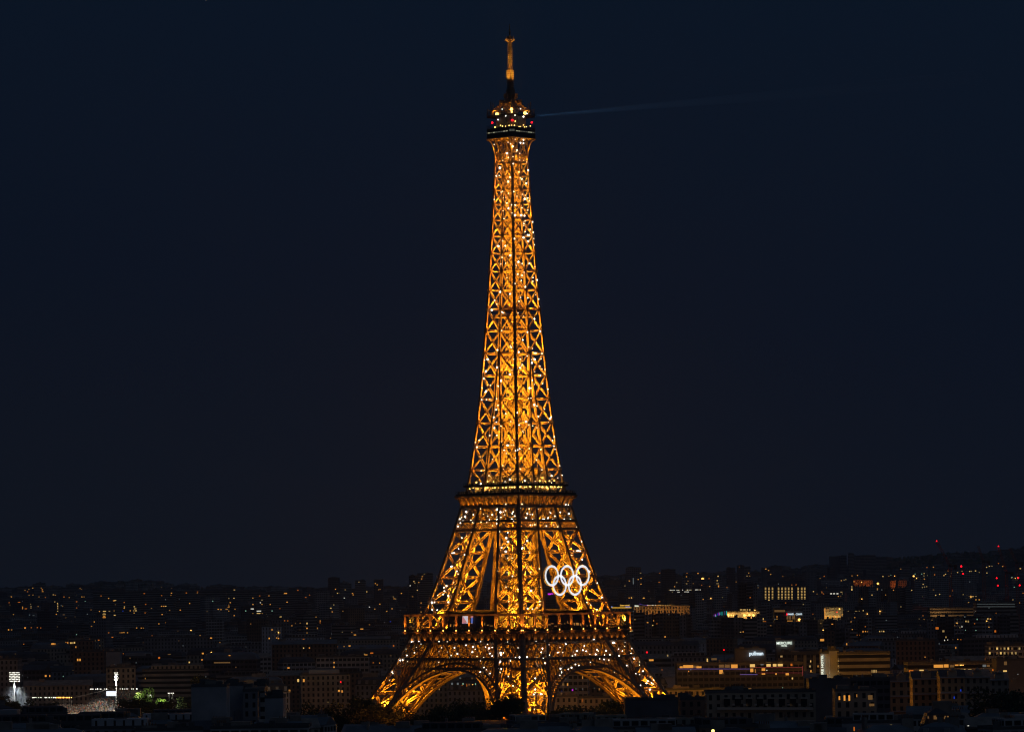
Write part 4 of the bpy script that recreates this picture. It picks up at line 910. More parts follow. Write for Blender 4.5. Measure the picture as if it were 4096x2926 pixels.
# ---- lit windows read off the photo and set into whichever wall stands there
def pts(ox, oy, k, s):
    out = []
    for t in s.split():
        a = t.split(','); out.append((ox+float(a[0])/k, oy+float(a[1])/k, a[2], float(a[3]) if len(a) > 3 else 5, float(a[4]) if len(a) > 4 else 4))
    return out
W = pts(0, 2250, 2.274, '102,308,a,7 228,248,a,6 262,240,a,5 298,228,a,9,3 375,228,a 385,243,a 250,261,o 388,260,a,8,3 265,292,a,8,3 300,292,a 485,290,y,6 503,293,a 355,308,a 410,313,o 630,314,a 582,309,o 700,292,d 745,308,a 765,308,a 728,230,a 740,240,a 83,360,o 170,357,o,9,3 180,357,o 280,375,y,5,3 282,394,y,5,3 282,408,y 205,400,a 205,414,a 235,416,o,8 347,395,a 500,353,y 523,366,y,5,3 524,379,y,5,3 524,394,y,5,3 524,408,y,5,3 524,422,y,5,3 524,438,y,5,3 570,392,a,6 512,466,a 580,470,d,9 600,500,a,6 697,352,o,6 697,408,o 775,350,g 828,427,a 813,445,a 795,465,c 122,470,a 3,398,a 988,322,a 1048,341,y,10,3 1035,343,a,8 920,300,o 1130,358,o 1132,398,y 1130,411,a 1050,378,d 905,440,a 950,439,y,12,3 948,455,y,11,3 948,470,y,13,3 948,483,a,11,3 948,496,a,13,3 995,438,y,8,3 1038,435,a 1043,475,y,8,4 1118,437,b,4 1222,397,y,6 1230,416,y,10,3 1185,434,a 1215,434,y 1235,434,y,9 1220,455,a 1312,278,o,8,3 1378,412,a 1320,453,o 1325,376,o 1470,393,a,6 1490,393,a,6 1508,393,y 1470,296,o 1505,332,c,4 1475,468,a,6 1445,553,a 1560,274,a,6 1555,294,a 1557,230,a 1543,430,a 1640,428,a,6 1695,272,o,6 1795,272,a 1797,260,o 1725,368,a 1935,347,g,4 2082,322,y 2095,360,a,6 2078,382,a,6 2075,402,a,6 2065,421,y,8 2080,437,a 2055,421,a 2128,320,y 2138,420,a,6 2130,478,a 1985,421,a,7 2010,423,a 1885,440,d 2235,435,g 858,535,a 833,575,a,7 228,590,a,8,7 285,588,o 340,587,o 370,590,o 520,580,d 78,607,a,6,6 106,607,a,6,6 697,650,g,5 988,634,o 1092,634,a 1110,633,a 1128,632,a 1160,633,a 1022,675,o,8 1180,682,g 1385,660,o 898,701,o,7 1243,590,a,5 1285,591,a,5 1305,591,a,5 1735,612,L,4,4 1820,658,a,6 1915,682,a,4,6 1925,682,a,4,6 2000,722,a 480,728,a,12,6 500,728,a,6 592,726,a,12,8 617,726,a,6,8 645,727,y,6,8 660,727,y,5,8 677,724,y,7,8 690,764,a,4,8 215,738,o 707,880,a,7,11 728,880,a,7,11 1447,862,o,8,9 1540,830,d,12,3 1845,822,a,9,7 1838,880,a,7,6 1923,812,L,5,5 1722,903,y,6,7 2093,820,a,9,10 2088,840,a,9,3 2055,822,b,4 415,1026,a,11,9 452,1026,a,5,9 575,1030,g,3 1322,1050,a,4,7 2020,905,d,66,5')
W += pts(900, 2250, 2.4025, '90,262,w,8,8 700,262,o,6 582,292,a,12,4 422,315,a,7,5 333,316,o,6,3 268,337,a 355,356,y,7,3 340,381,w 355,398,a,6,3 268,398,a 597,376,a,7,4 262,441,w,12,4 325,462,w,18,4 318,484,y,18,3 268,484,a 358,484,a 453,460,g,6 528,437,o,4 435,398,a 199,462,g,3 95,443,a 35,404,a,6 38,421,a,6 15,444,a,8 813,308,o 775,330,o,8 1082,290,y 1103,290,w,6,5 1062,252,a 1155,258,y 1225,292,a,6 1232,306,a 1150,337,w,9,4 1357,262,a,6 1362,276,y,6 1358,290,y,6 1287,183,y 1445,197,a 1463,210,a 1475,256,a 1490,253,a 1617,325,y 1625,343,a 1640,345,y 1695,292,a,6 1487,395,a,6 1313,425,a 1388,423,w 1440,442,a,5 1605,439,a 1555,463,a 1815,178,y 1825,193,y 1780,218,w 1862,187,a 1850,222,y 1848,262,y 1803,323,a,6 1885,384,a 1885,470,a 1895,130,a 1917,97,w,6 1890,153,a 1045,402,y 1017,434,y,6 1030,469,a 1133,463,a 537,518,y,7,5 528,520,y 875,519,a,6 915,556,a 915,574,o 603,555,o 573,554,o 642,602,a,6,6 680,580,a 723,577,a 788,580,y,5,8 888,627,a,5,8 788,627,a,6,6 788,671,a,4,3 685,649,o 687,706,g,4,6 247,585,a,4,4 452,641,a,9,8 515,668,L,4,4 497,719,a,6 425,724,a,6,7 515,724,a,5,6 1388,593,a,7,3 1315,634,a,12,4 1218,665,a 1248,690,a,10,4 1325,685,a,5 1218,718,a,7,5 1352,713,a 1323,715,a 1015,721,a,4 1128,664,y,4 1145,801,a,6,5 1197,796,a,10,5 1080,795,o 755,817,y,5,6 811,815,a,5,5 755,731,o,8,3 1620,795,o,6,8 1590,563,b,5,3 1355,880,a,12,5 1340,875,y,4 1410,865,o,12,5 1048,956,a,5,7 1048,1000,a,6,7 1485,960,a,4 1425,958,o,6,3 610,1007,a,10,5 703,1128,y,9,14 757,1128,a,8,14 620,1227,a,9,12 1095,1227,a,9,9 1125,1232,a,5,12 1113,1142,r,3,6 475,1103,a,5,9 412,1103,d,6,9 1355,1378,w,3 990,1335,w,3')
W += pts(2450, 2100, 2.675, '300,509,y,7,3 305,565,a,6 305,627,a,6 275,577,a 180,593,a 132,646,y 223,595,c,5,30 502,526,a 505,503,o 500,607,o,9 665,654,a 688,610,w 793,623,w,7,4 808,595,a 792,548,a 797,512,o 915,513,a,7 865,622,a 955,638,o 978,573,L,4 1033,567,o 1130,543,y,5,5 1120,590,y 1132,622,y 1135,650,a,5,9 1118,622,y 1040,651,a 1225,662,o 1325,604,a,5 1373,616,y,9 1440,541,y,6 1468,541,a 1458,509,a,4 1412,563,o 1358,446,o,3 1640,466,a,7 1670,480,a 1693,523,a 1823,543,a,8 1918,636,o 1965,636,o,5,6 1512,636,y 1555,642,c 1775,625,c 2265,543,o 2222,566,a 2260,652,y,12,6 2243,720,a 2185,734,a 2182,819,y 2240,710,o 203,773,L,3 178,775,a 338,775,L,3 325,780,a 503,815,o,8 970,790,a 1053,780,L,4 1175,770,y 735,747,c,3 1473,771,o,5,5 1193,873,o,3,5 1523,907,L,5,5 1852,828,o 2042,843,y 1850,540,a 1613,1000,y,4,8 1613,1025,a,4,6 1633,1027,o,9,3 1760,975,a,4,6 1760,1000,a,4 1693,1070,a,6 1738,1002,c,6 2253,1118,L,4 2228,1048,y,4 1400,1137,a,14,4 1370,1140,y,6,3 2145,948,o,4 240,1005,y,3,5 440,1018,a,3,6 375,1038,a,8,4 475,1050,o 430,1068,y,6,4 185,1128,y,9,7 205,1128,y,9,7 545,1190,y,6,8 560,1190,a,9,6 983,1200,a,5 910,1200,a,5')
W += pts(3250, 2100, 2.688, '483,537,a 425,542,a 358,581,y 340,586,y 310,593,a 125,653,y,14,6 422,655,y,6,5 423,670,y,6,5 423,690,y,6,8 200,733,w,9,5 232,733,w,9,5 268,733,w,9,5 310,717,y,10,5 320,735,w,5 278,762,a 303,762,a 118,735,o 103,720,a 45,738,a 43,823,a 10,710,y 528,609,L,3,3 475,624,a 447,603,a 713,608,L,3,3 820,545,a 883,543,L,3,3 757,548,y 843,507,g,3 948,468,a,6 698,680,a 698,692,y 745,692,c 870,695,a 1067,696,y 1097,545,L,2.5 1118,567,L,3.5 1083,545,y 1103,522,g,4 1175,522,g,4 1200,515,y 1198,543,y 1233,537,w,6 1203,575,a,5 1095,587,a 1190,632,y 1182,667,y 1205,660,y 1226,657,y 1230,435,o 1300,448,a 1313,530,o,4,7 1430,524,y 1413,538,y 1458,487,o 1493,514,y 1560,505,y 1480,545,y 1607,492,y 1690,493,y,5 1708,493,y,5 1753,488,y,6 1793,515,y,3 1873,450,y,5 1903,438,y,5 1930,437,y 1875,510,y 2045,440,a 2050,495,a 2158,482,a 2235,463,y 2000,408,o 1690,606,c,4 2140,523,y 2145,557,g 2170,663,g 2180,567,L,3 2205,562,L,3 1980,553,a,6 2030,600,a 1703,767,L,4.5 1757,762,y,7,3 1725,763,y 1758,798,a 1793,798,a 1678,832,L,4 1620,742,y,3 1367,740,y 1325,750,y 640,747,y 787,747,a,3 530,790,L,3.5 950,873,y 728,922,L,4 725,945,d,5,12 588,950,L,4 385,923,y 450,922,y 460,922,y 475,922,y 503,922,y 545,915,y 263,930,r,3 320,957,a,4 455,990,a,4 290,897,L,5.5 2155,798,y 2225,830,a,5 2265,728,o 1188,970,o,4 1145,1005,y,8,3 1285,1017,a,4 1200,1008,a,6,3 213,1060,a,8,4 415,1035,a,6,3 90,1052,a,4 1553,1048,L,3 1525,1075,a,4 1585,1095,w,3,6 1607,1087,w,3,8 1650,1030,y,5,7 1675,1032,y,7,9 1770,1008,g,4,6 1743,1055,o,5 1873,1027,L,4 1885,1003,y,6,5 1913,1005,a,6,6 1897,1092,a,5 1340,1104,o,12,9 1407,1136,y,10,9 1645,1125,g,4 1757,1127,g,4 1965,1137,o,8,10 543,1140,a,5,7 570,1139,a,5,6 592,1140,a,4,6 723,1138,y,4,6 745,1137,y,4,6 765,1138,y,6,6 480,1178,o,4 508,1178,o,7,5 1152,1140,y,3,8 428,1117,a,4 115,1124,L,4 568,1087,o 1077,1098,c,3')
W += pts(2450, 2500, 2.675, '590,320,y,6,9 415,370,a,18,7 395,371,y,5,6 1807,330,y,11,8 815,490,a,4,6 1925,565,y,6,9 1470,680,d,12,9 1820,663,g,3 2055,380,a,4,7 2120,382,y,5,9 2113,436,y,9,9 2200,435,a,8,9 2123,488,a,6,10 1180,507,d,9,12 790,1022,y,18,5 945,1022,y,18,5 1132,1022,y,18,5 1265,1022,y,13,5 1072,1130,y,0,0')
W += pts(3250, 2500, 2.688, '2070,495,y,15,11 2075,405,d,12,14 1420,158,w,4,6 1453,154,w,4,4 1435,125,y,3,8 1562,148,a,5 1595,150,o,9,4 1540,238,a,5,8 1210,338,a,6,3 1857,360,o,4,9 1908,382,y,11,5 1948,213,y,3 1675,1075,w,7,4 845,1067,y,10,3 108,155,a,20,9 368,200,a,5,9 265,1000,o,0,0 450,1110,o,7,20')
W += pts(1700, 2680, 5.685, '672,170,c,6,8 800,170,c,6,7 890,172,c,9,7 1075,175,d,7,7 1190,195,g,6,4 615,298,c,9,10 745,298,c,9,10 865,300,g,6,8 1005,315,d,8,8 1085,317,L,3,3 1148,305,g,4,9 950,330,o,3,14 845,337,o,7,2 195,430,y,3,5 325,425,a,4,6')
W += pts(2100, 2660, 5.685, '793,292,y,4,8 930,290,c,4,6 1308,265,a,3,15 732,432,a,10,13 868,432,d,11,14 968,430,a,6,12 742,438,y,4,4 1160,525,c,3,9 1310,530,c,3,9 1452,530,d,3,9 1577,512,c,3,5 1690,535,a,5,11 703,558,a,7,9 1080,555,m,6,8 830,575,b,3,3 603,670,m,4,4 648,653,y,3,6 740,650,m,3,6 705,645,a,5,10 800,657,y,3,4 820,640,d,9,9 890,657,y,3,3 1100,655,y,3,3 1138,670,y,4,7 795,688,m,4,4 1303,790,o,3,15 1020,305,g,2,2')
# hospital stair columns, office strips and the like, regular rows of their own
for cx_ in (1638, 1674, 1712, 1777, 1814, 1851, 1885, 1921, 1987, 2025, 2057):
    for j in range(9):
        if cx_ != 1674 and j == 8: continue
        W.append((2450+cx_/2.675, 2100+(668+j*16.5)/2.675, 'y', 7.2, 2.8))
for a, b_, y in ((608, 665, 692), (690, 718, 692), (750, 760, 690), (790, 848, 690), (887, 942, 688), (640, 652, 712), (700, 715, 713), (775, 825, 710)):
    x = a
    while x < b_: W.append((2450+x/2.675, 2100+y/2.675, 'w', 3.6, 4)); x += 13
for r_ in (0, 1):
    for j in range(9):
        if (r_, j) in ((0, 1), (1, 1), (0, 7), (1, 8)): continue
        W.append((3250+(1905+j*40)/2.688, 2500+(247+r_*49)/2.688, 'y' if (j+r_) % 3 else 'd', 8, 11))
for x, y, w_, h_, c_ in ((1355, 436, 38, 12, 'a'), (1438, 433, 18, 12, 'a'), (1500, 436, 18, 9, 'd'), (1550, 425, 14, 5, 'a'), (1588, 425, 4, 4, 'L'), (1603, 425, 4, 4, 'L'), (1618, 425, 4, 4, 'L'), (1848, 432, 14, 9, 'c'), (1890, 432, 12, 9, 'd'), (1173, 485, 17, 8, 'y'), (1060, 488, 18, 8, 'o'), (1618, 479, 20, 9, 'y'), (1690, 479, 14, 8, 'y'), (1940, 477, 16, 6, 'o'), (1173, 536, 17, 9, 'y'), (1245, 537, 28, 9, 'a'), (1355, 536, 36, 9, 'y'), (1500, 483, 14, 3, 'c'),
                        (663, 490, 9, 13, 'y'), (640, 490, 4, 13, 'y'), (685, 490, 6, 13, 'y'), (180, 330, 3, 8, 'o')):
    W.append((3250+x/2.688, 2500+y/2.688, c_, w_, h_))
for x, y, w_, h_, c_ in ((810, 437, 40, 12, 'a'), (880, 440, 32, 9, 'd'), (925, 445, 20, 7, 'a'), (1165, 430, 20, 14, 'd'), (1228, 430, 20, 15, 'd'), (1303, 430, 26, 18, 'a'), (1497, 422, 20, 18, 'y'), (1600, 412, 12, 8, 'c'), (1670, 415, 17, 18, 'y'), (1735, 415, 14, 17, 'y'), (1795, 412, 20, 17, 'y'), (1915, 405, 9, 17, 'o'), (1162, 495, 14, 16, 'a'), (1490, 478, 12, 14, 'a'), (1528, 485, 4, 18, 'a'), (1615, 470, 14, 10, 'a'), (1652, 478, 4, 4, 'w'), (1750, 517, 6, 9, 'a'), (1870, 517, 13, 10, 'a'), (1615, 517, 14, 5, 'a'), (1015, 370, 6, 16, 'y'), (1070, 360, 34, 9, 'd'), (735, 445, 12, 7, 'a')):
    W.append((2450+x/2.675, 2500+y/2.675, c_, w_, h_))
for x, w_, h_ in ((3357.5, 8, 18), (3378, 9, 26), (3397, 9, 26)): W.append((x, 2500+778/2.688, 'a', w_*.9, h_))
W += [(3427, 2780, 'a', 5, 14), (3481, 2787, 'd', 18, 18), (3487, 2817, 'd', 20, 10)]
for x, w_, h_ in ((3741, 13, 15), (3713, 6, 12), (3785, 18, 12)): W.append((x, 2867, 'd', w_, h_))
W += [(3788+i*4, 2865, 'a', 2, 8) for i in range(3)]
W += [(3843, 2759, 'b', 5, 10), (3817, 2788, 'b', 5, 11)]
FLIT = []; nl = 0; LAMPS = []
random.seed(77)
for (px, py, c, w_, h_) in W:
    if w_ <= 0: continue
    hit = None
    for dy in (0, 3, 6, 10, 15, -3):
        loc, nrm, own = cast(px, py+dy)
        if loc is None: continue
        if abs(nrm.z) < .5: hit = (loc, nrm, own); break
    if hit is None: continue
    if w_ < 12 and h_ != 2.8 and random.random() < .42: c = {'a': 'A', 'y': 'Y', 'w': 'Y'}.get(c, c)
    loc, nrm, own = hit; D = loc.y+DIST; ww = w_*D/F; hh = h_*D/F
    if c == 'L': ww = hh = w_*D/F*1.15
    t = Vector((-nrm.y, nrm.x, 0)).normalized(); ww /= max(.35, abs(t.x)); k_ = .82 if w_ < 12 else 1; ww *= k_; hh *= k_
    if isinstance(own, B): own.lits.append((loc, t, nrm, ww, hh, c))
    else: FLIT.append((loc, t, nrm, ww, hh, c))
# a sprinkle of dim windows elsewhere
for k in range(110):
    px = random.uniform(0, 4096); py = random.uniform(2345, 2720)
    if 1600 < px < 2560 and py > 2500: continue
    loc, nrm, own = cast(px, py)
    if loc is None or abs(nrm.z) > .5: continue
    D = loc.y+DIST; t = Vector((-nrm.y, nrm.x, 0)).normalized(); s_ = random.uniform(2, 4)*D/F
    item = (loc, t, nrm, s_*random.uniform(.7, 1.6)/max(.35, abs(t.x)), s_, random.choice('dddcco'))
    (own.lits if isinstance(own, B) else FLIT).append(item)
def pane(mb, it, M=None):
    loc, t, n, ww, hh, c = it; o = loc+n*.06; u = t*(ww/2); v = Vector((0, 0, hh/2))
    if c == 'L': mb.ball(loc+n*(ww/2+.1), ww/2, 8, 6)
    else:
        q = [o-u-v, o+u-v, o+u+v, o-u+v]
        if (q[1]-q[0]).cross(q[3]-q[0]).dot(n) < 0: q.reverse()
        n0 = len(mb.v); mb.face(q)
    if M is not None:
        pass
# ---- build the far city
mb = MB(); fm = [WALLS['pale'][0], WALLS['grey'][0], WALLS['banded'][0], WALLS['dark'][0], WALLS['brown'][0], FLATR]; keys = list(LIT); fm += [LIT[k] for k in keys]
for (cx, cy, hx, hy, rz, z0, z1, m_) in FAR:
    c, s = math.cos(rz), math.sin(rz); k0 = len(mb.v); mb.mi = m_; mb.walls(-hx, hx, -hy, hy, z0, z1, top=False)
    mb.mi = 5; mb.face([(-hx, -hy, z1), (hx, -hy, z1), (hx, hy, z1), (-hx, hy, z1)]); mb.box(-hx*.4, hx*.1, -2, 2, z1, z1+2.2)
    for i in range(k0, len(mb.v)):
        x, y, z = mb.v[i]; mb.v[i] = (cx+x*c-y*s, cy+x*s+y*c, z)
for it in FLIT: mb.mi = 6+keys.index(it[5]); pane(mb, it)
o = mb.build('distant_city', fm); tag(o, 'mass of far houses and lit windows spreading up to the ridge', 'city', kind='stuff')
# ---- build each building
def roof_mesh(b):
    mb = MB(); hx, hy, z = b.hx, b.hy, b.z1-b.z0
    if b.roof == 'mansard':
        i1, h1 = 1.3, b.rh*.72; i2 = min(hy*.75, 4)
        def ring(i, zz): return [(-hx+i, -hy+i, zz), (hx-i, -hy+i, zz), (hx-i, hy-i, zz), (-hx+i, hy-i, zz)]
        mb.hexa(ring(-.25, z)+ring(-.25, z+.3)); mb.hexa(ring(0, z+.3)+ring(i1, z+h1)); mb.hexa(ring(i1+.05, z+h1)+ring(i2, z+b.rh))
    elif b.roof == 'gable':
        h = b.rh or 3; v = [(-hx-.3, -hy-.4, z), (hx+.3, -hy-.4, z), (hx+.3, hy+.4, z), (-hx-.3, hy+.4, z), (-hx-.3, 0, z+h), (hx+.3, 0, z+h)]
        k = len(mb.v); mb.v += v
        for f in ((0, 1, 5, 4), (2, 3, 4, 5), (0, 4, 3), (1, 2, 5), (0, 3, 2, 1)): mb.f.append(tuple(k+i for i in f)); mb.m.append(0)
    else:
        for (x0, x1, y0, y1) in ((-hx-.1, hx+.1, -hy-.1, -hy+.25), (-hx-.1, hx+.1, hy-.25, hy+.1), (-hx-.1, -hx+.25, -hy+.25, hy-.25), (hx-.25, hx+.1, -hy+.25, hy-.25)): mb.box(x0, x1, y0, y1, z, z+.9)
        mb.box(-hx+.25, hx-.25, -hy+.25, hy-.25, z+.02, z+.15)
        for i in range(random.choice((2, 3, 4))):
            x = random.uniform(-hx*.8, hx*.8); w_ = random.uniform(.6, 2.2); y = random.uniform(-hy*.5, hy*.5); mb.box(x-w_, x+w_, y-1.2, y+1.2, z+.16, z+random.uniform(1.2, 2.6))
    return mb
GROUPS = {'front': 'rooftops in front of the tower', 'back': 'city houses behind the tower'}
random.seed(5)
for b in BL:
    root = empty(b.name, (b.cx, b.cy, b.z0), b.rz); b.root = root; h = b.z1-b.z0; hx, hy = b.hx, b.hy
    mb = MB(); mb.walls(-hx, hx, -hy, hy, 0, h, top=(b.roof != 'mansard')); wm = WALLS.get(b.tone, WALLS['grey'])[0]
    wall = mb.build('wall', wm, root)
    rm = roof_mesh(b); rmat = {'mansard': random.choice((SLATE, ZINC)), 'gable': random.choice((SLATE, ZINC, mat_t := CHIM)), 'flat': FLATR}[b.roof]
    roof = rm.build('roof', rmat, root)
    near = b.depthD < 3500
    if b.roof == 'flat' and near and random.random() < .6 and b.row:
        mb = MB(); i0, i1 = random.uniform(.8, hx*.5), random.uniform(.8, hx*.5); mb.walls(-hx+i0, hx-i1, -hy+2, hy-1, h+.16, h+2.9); mb.build('penthouse', WALLS[random.choice(('blank', 'pale', 'cream', 'white', 'dark'))][0], root)
    if near:
        big = b.depthD < 1500
        for i in range(random.choice((1, 2, 2, 3)) if hx > 6 else 1):
            x = random.uniform(-hx*.85, hx*.85); zz = h+(b.rh*.6 if b.roof == 'mansard' else (1 if b.roof == 'gable' else 0)); ch = b.rh*.4+random.uniform(1.2, 2.4)
            mb = MB(); mb.mi = 0; L = random.uniform(.9, 2.6)
            if random.random() < .35: L = random.uniform(1.6, 3.4); mb.box(x-L, x+L, -hy*.3, hy*.4, zz, zz+ch); 
            else:
                mb.box(x-.4, x+.4, -L, L, zz, zz+ch) if random.random() < .5 else mb.box(x-L, x+L, -.4, .4, zz, zz+ch)
                mb.mi = 1
                if big:
                    for j in range(5): mb.cyl((x+lerp(-L*.8, L*.8, j/4) if True else x, 0), .16, zz+ch, zz+ch+.8, 6, .12)
            mb.build('chimney', [CHIM, POT], root)
        if b.roof == 'mansard' and b.depthD < 2300:
            n = max(1, int(hx*2/4.2))
            for i in range(n):
                x = lerp(-hx, hx, (i+.5)/n); mb = MB(); mb.box(x-.8, x+.8, -hy+.1, -hy+1.9, h+.35, h+b.rh*.6); mb.build('dormer', wm, root)
        if big and random.random() < .4:
            mb = MB(); x = random.uniform(-hx*.7, hx*.7); zz = h+b.rh
            mb.cyl((x, 0), .05, zz-.5, zz+3.2, 6)
            for j in range(5): mb.beam((x-.7+.05*j, 0, zz+1.6+j*.28), (x+.7-.05*j, 0, zz+1.6+j*.28), .05, .05)
            mb.build('aerial', DARKMETAL, root)
    c, s = math.cos(-b.rz), math.sin(-b.rz)
    def L2(v, pos=True):
        x, y = (v.x-b.cx, v.y-b.cy) if pos else (v.x, v.y); return Vector((x*c-y*s, x*s+y*c, v.z-(b.z0 if pos else 0)))
    cap = 0
    for (loc, t, n, ww, hh, cc) in b.lits:
        mb = MB(); pane(mb, (L2(loc), L2(t, False), L2(n, False), ww, hh, cc)); mb.build('lamp' if cc in 'Lr' else 'lit_window', LIT[cc], root)
# labels of the ordinary rows: tone, roof, lights and the count outward from the tower
NUM = ['no', 'one', 'two', 'three', 'four', 'five', 'six', 'seven', 'eight', 'nine', 'ten']
ORD = ['first', 'second', 'third', 'fourth', 'fifth', 'sixth', 'seventh', 'eighth', 'ninth', 'tenth', 'eleventh', 'twelfth', 'thirteenth', 'fourteenth', 'fifteenth', 'sixteenth', 'seventeenth', 'eighteenth', 'nineteenth', 'twentieth']
TN = {'cream': 'cream', 'grey': 'grey', 'brown': 'brown', 'pale': 'pale', 'dark': 'dark', 'banded': 'banded', 'white': 'whitish', 'blank': 'blank-walled', 'blankdark': 'dark', 'ochre': 'ochre'}
RT = {'mansard': 'mansard-roofed', 'gable': 'gable-roofed', 'flat': 'flat-roofed'}
rows = {}
for b in BL:
    if b.row:
        px = PX((b.cx, b.cy, b.z1))[0]; side = 'stadium' if px < 2069 else 'hotel'; rows.setdefault((b.row, side), []).append((abs(px-2069), b))
for (row, side), lst in rows.items():
    lst.sort(key=lambda q: q[0])
    for i, (_, b) in enumerate(lst):
        n = len(b.lits); lit = 'unlit' if n == 0 else (NUM[n] if n < 11 else 'many')+' lit window'+('s' if n != 1 else '')
        tag(b.root, f"{TN[b.tone]} {RT[b.roof]} house, {lit}, {ORD[i] if i < 20 else str(i+1)+'th'} outward from tower, {side} side, row {NUM[row[1]] if row[1] < 11 else row[1]} {'before' if row[0]=='front' else 'behind'}", 'house', GROUPS[row[0]])
        b.root.name = 'town_house'
for i, b in enumerate(CURV):               # ornate cornices, balconies and gables of the curved facade
    h = b.z1-b.z0; hx, hy = b.hx, b.hy
    for q in (h-.3, h-6.4, h-12.6):
        mb = MB(); mb.box(-hx, hx, -hy-.7, -hy-.02, q, q+.5); mb.build('cornice', WALLS['blank'][0], b.root)
    mb = MB(); mb.box(-1.8, 1.8, -hy-.3, -hy+1.2, h+.2, h+2.6); mb.cyl((0, -hy+.4), 1.5, h+2.6, h+3.8, 10, .2); mb.build('gable_dormer', WALLS['cream'][0], b.root)
for b in BL:
    if not b.row: tag(b.root, b.label, b.cat, getattr(b, 'group', None))
# ================================================================ writing
def sign(text, px0, px1, py0, py1, D, m, label=None, rot=0, name='sign', parent=None, thick=.15, bold=0.0):
    """letters filling the photo rectangle px0..px1, py0..py1 at distance D, facing the camera side"""
    cu = bpy.data.curves.new(name, 'FONT'); cu.body = text; cu.align_x = 'CENTER'; cu.align_y = 'CENTER'; cu.extrude = thick; cu.size = 1; cu.offset = bold; cu.materials.append(m)
    t_ = bpy.data.objects.new(name, cu); COL.objects.link(t_); bpy.context.view_layer.update(); me = bpy.data.meshes.new_from_object(t_); bpy.data.objects.remove(t_)
    o = bpy.data.objects.new(name, me); COL.objects.link(o); bpy.context.view_layer.update()
    w0, h0 = max(o.dimensions.x, .01), max(o.dimensions.y, .01); c = P((px0+px1)/2, (py0+py1)/2, D)
    W_, H_ = (px1-px0)*D/F, (py1-py0)*D/F
    if rot: W_, H_ = H_, W_
    o.scale = (W_/w0, H_/h0, 1); o.location = c; o.rotation_euler = (PI/2, 0, 0)
    if rot: o.rotation_euler = (Matrix.Rotation(PI/2, 3, 'X') @ Matrix.Rotation(rot, 3, 'Z')).to_euler()
    if parent is not None: o.parent = parent; o.location = parent_local(parent, c)
    elif label: tag(o, label, 'sign')
    return o
def parent_local(p, v):
    M = Matrix.Translation(p.location) @ p.rotation_euler.to_matrix().to_4x4(); return M.inverted() @ v
NW = mat('white_neon', (.7, .7, .7), emit=(.85, 1, .85), es=.95); NWB = mat('bluish_neon', (.7, .7, .7), emit=(.72, .9, 1), es=1.1); NY = mat('yellow_neon', (.6, .5, .2), emit=(1, .55, .08), es=1.1); NB = mat('blue_neon', (.2, .3, .7), emit=(.12, .25, 1), es=1.2); NM = mat('magenta_neon', (.5, .1, .5), emit=(.8, .03, .9), es=1.6)
sign('MERCURE', 3106, 3168, 2565, 2575.5, 2249, NW, 'white capital letters lit on the pale rooftop box', bold=.03)
sign('HOTEL', 3124, 3148, 2577.5, 2584, 2249, NW, 'small white letters under the capital-letter rooftop sign', bold=.03)
sign('pullman', 2997, 3053, 2602, 2622, 2009, NWB, 'white lowercase letters glowing on the dark rooftop block', bold=.03)
sign('MERCURE HOTEL', 3285.5, 3294.5, 2617, 2746, 1904, NW, 'white letters stacked up the lit sign pylon', rot=PI/2, bold=.02)
sign('eklo', 2536.5, 2555, 2418, 2425, 3598, NW, 'small white lowercase letters beside the garland roof terrace', bold=.03)
sign('NOVOTEL', 2502, 2521, 2424, 2427.5, 3299, NB, 'small blue letters over the yellow neon roof line', bold=.02)
sign('Suites novotel', 2480, 2518, 2416, 2422.5, 3299, NY, 'yellow script letters above the neon roof line', bold=.02)
sign('PARIS', 3151, 3174, 2451.5, 2458.5, 3398, NWB, 'short white word beside the red dot on the exhibition hall', bold=.03)
sign('CONVI', 3183, 3208, 2451.5, 2458.5, 3398, NWB, 'white word cut short at the edge of the exhibition hall', bold=.03)
sign('capgemini', 2191, 2213, 2369, 2377, 3700, NM, 'small magenta script letters glowing below the white rings', bold=.02)
import bmesh
# ================================================================ extras on the lit buildings
def strip(b, px0, px1, py0, py1, D, m, name='light_strip', th=.3):
    mb = MB(); a = P(px0, py0, D); c = P(px1, py0, D); d = P(px0, py1, D); e_ = P(px1, py1, D)
    q = [parent_local(b.root, v) for v in (d, e_, c, a)]; o = Vector((0, th, 0)); mb.hexa([q[0], q[1], q[1]+o, q[0]+o, q[3], q[2], q[2]+o, q[3]+o]); return mb.build(name, m, b.root)
YL = mat('yellow_line', (.5, .4, .1), emit=(1, .55, .05), es=1.0)
strip(neo, 2437, 2526, 2427.5, 2430, 3299.5, YL)
strip(neo, 2446, 2449, 2423, 2427, 3299.5, NB, 'blue_lamp')
strip(pul, 2712, 3000, 2672, 2674.5, 1948.5, LIT['v']); strip(pul, 3000, 3212, 2666, 2668.5, 1948.5, LIT['p']); strip(pul, 2960, 3030, 2694, 2697, 1948.5, LIT['v']); strip(pul, 3030, 3210, 2688, 2690, 1948.5, LIT['p']); strip(pul, 3209, 3212, 2662, 2700, 1948.6, LIT['p'])
for x, y0, y1, m_ in ((2906, 2441, 2465, 't'), (2888, 2445, 2459, 't'), (2876, 2448, 2459, 'm'), (2899, 2442, 2458, 'v'), (2861, 2454, 2463, 'm'), (2863.5, 2457, 2465, 't'), (2870, 2451, 2459, 'b'), (2880, 2447, 2458, 't'), (2856, 2457, 2463, 'v')): strip(tea, x-1, x+1, y0, y1, 3489, LIT[m_], 'light_tube')
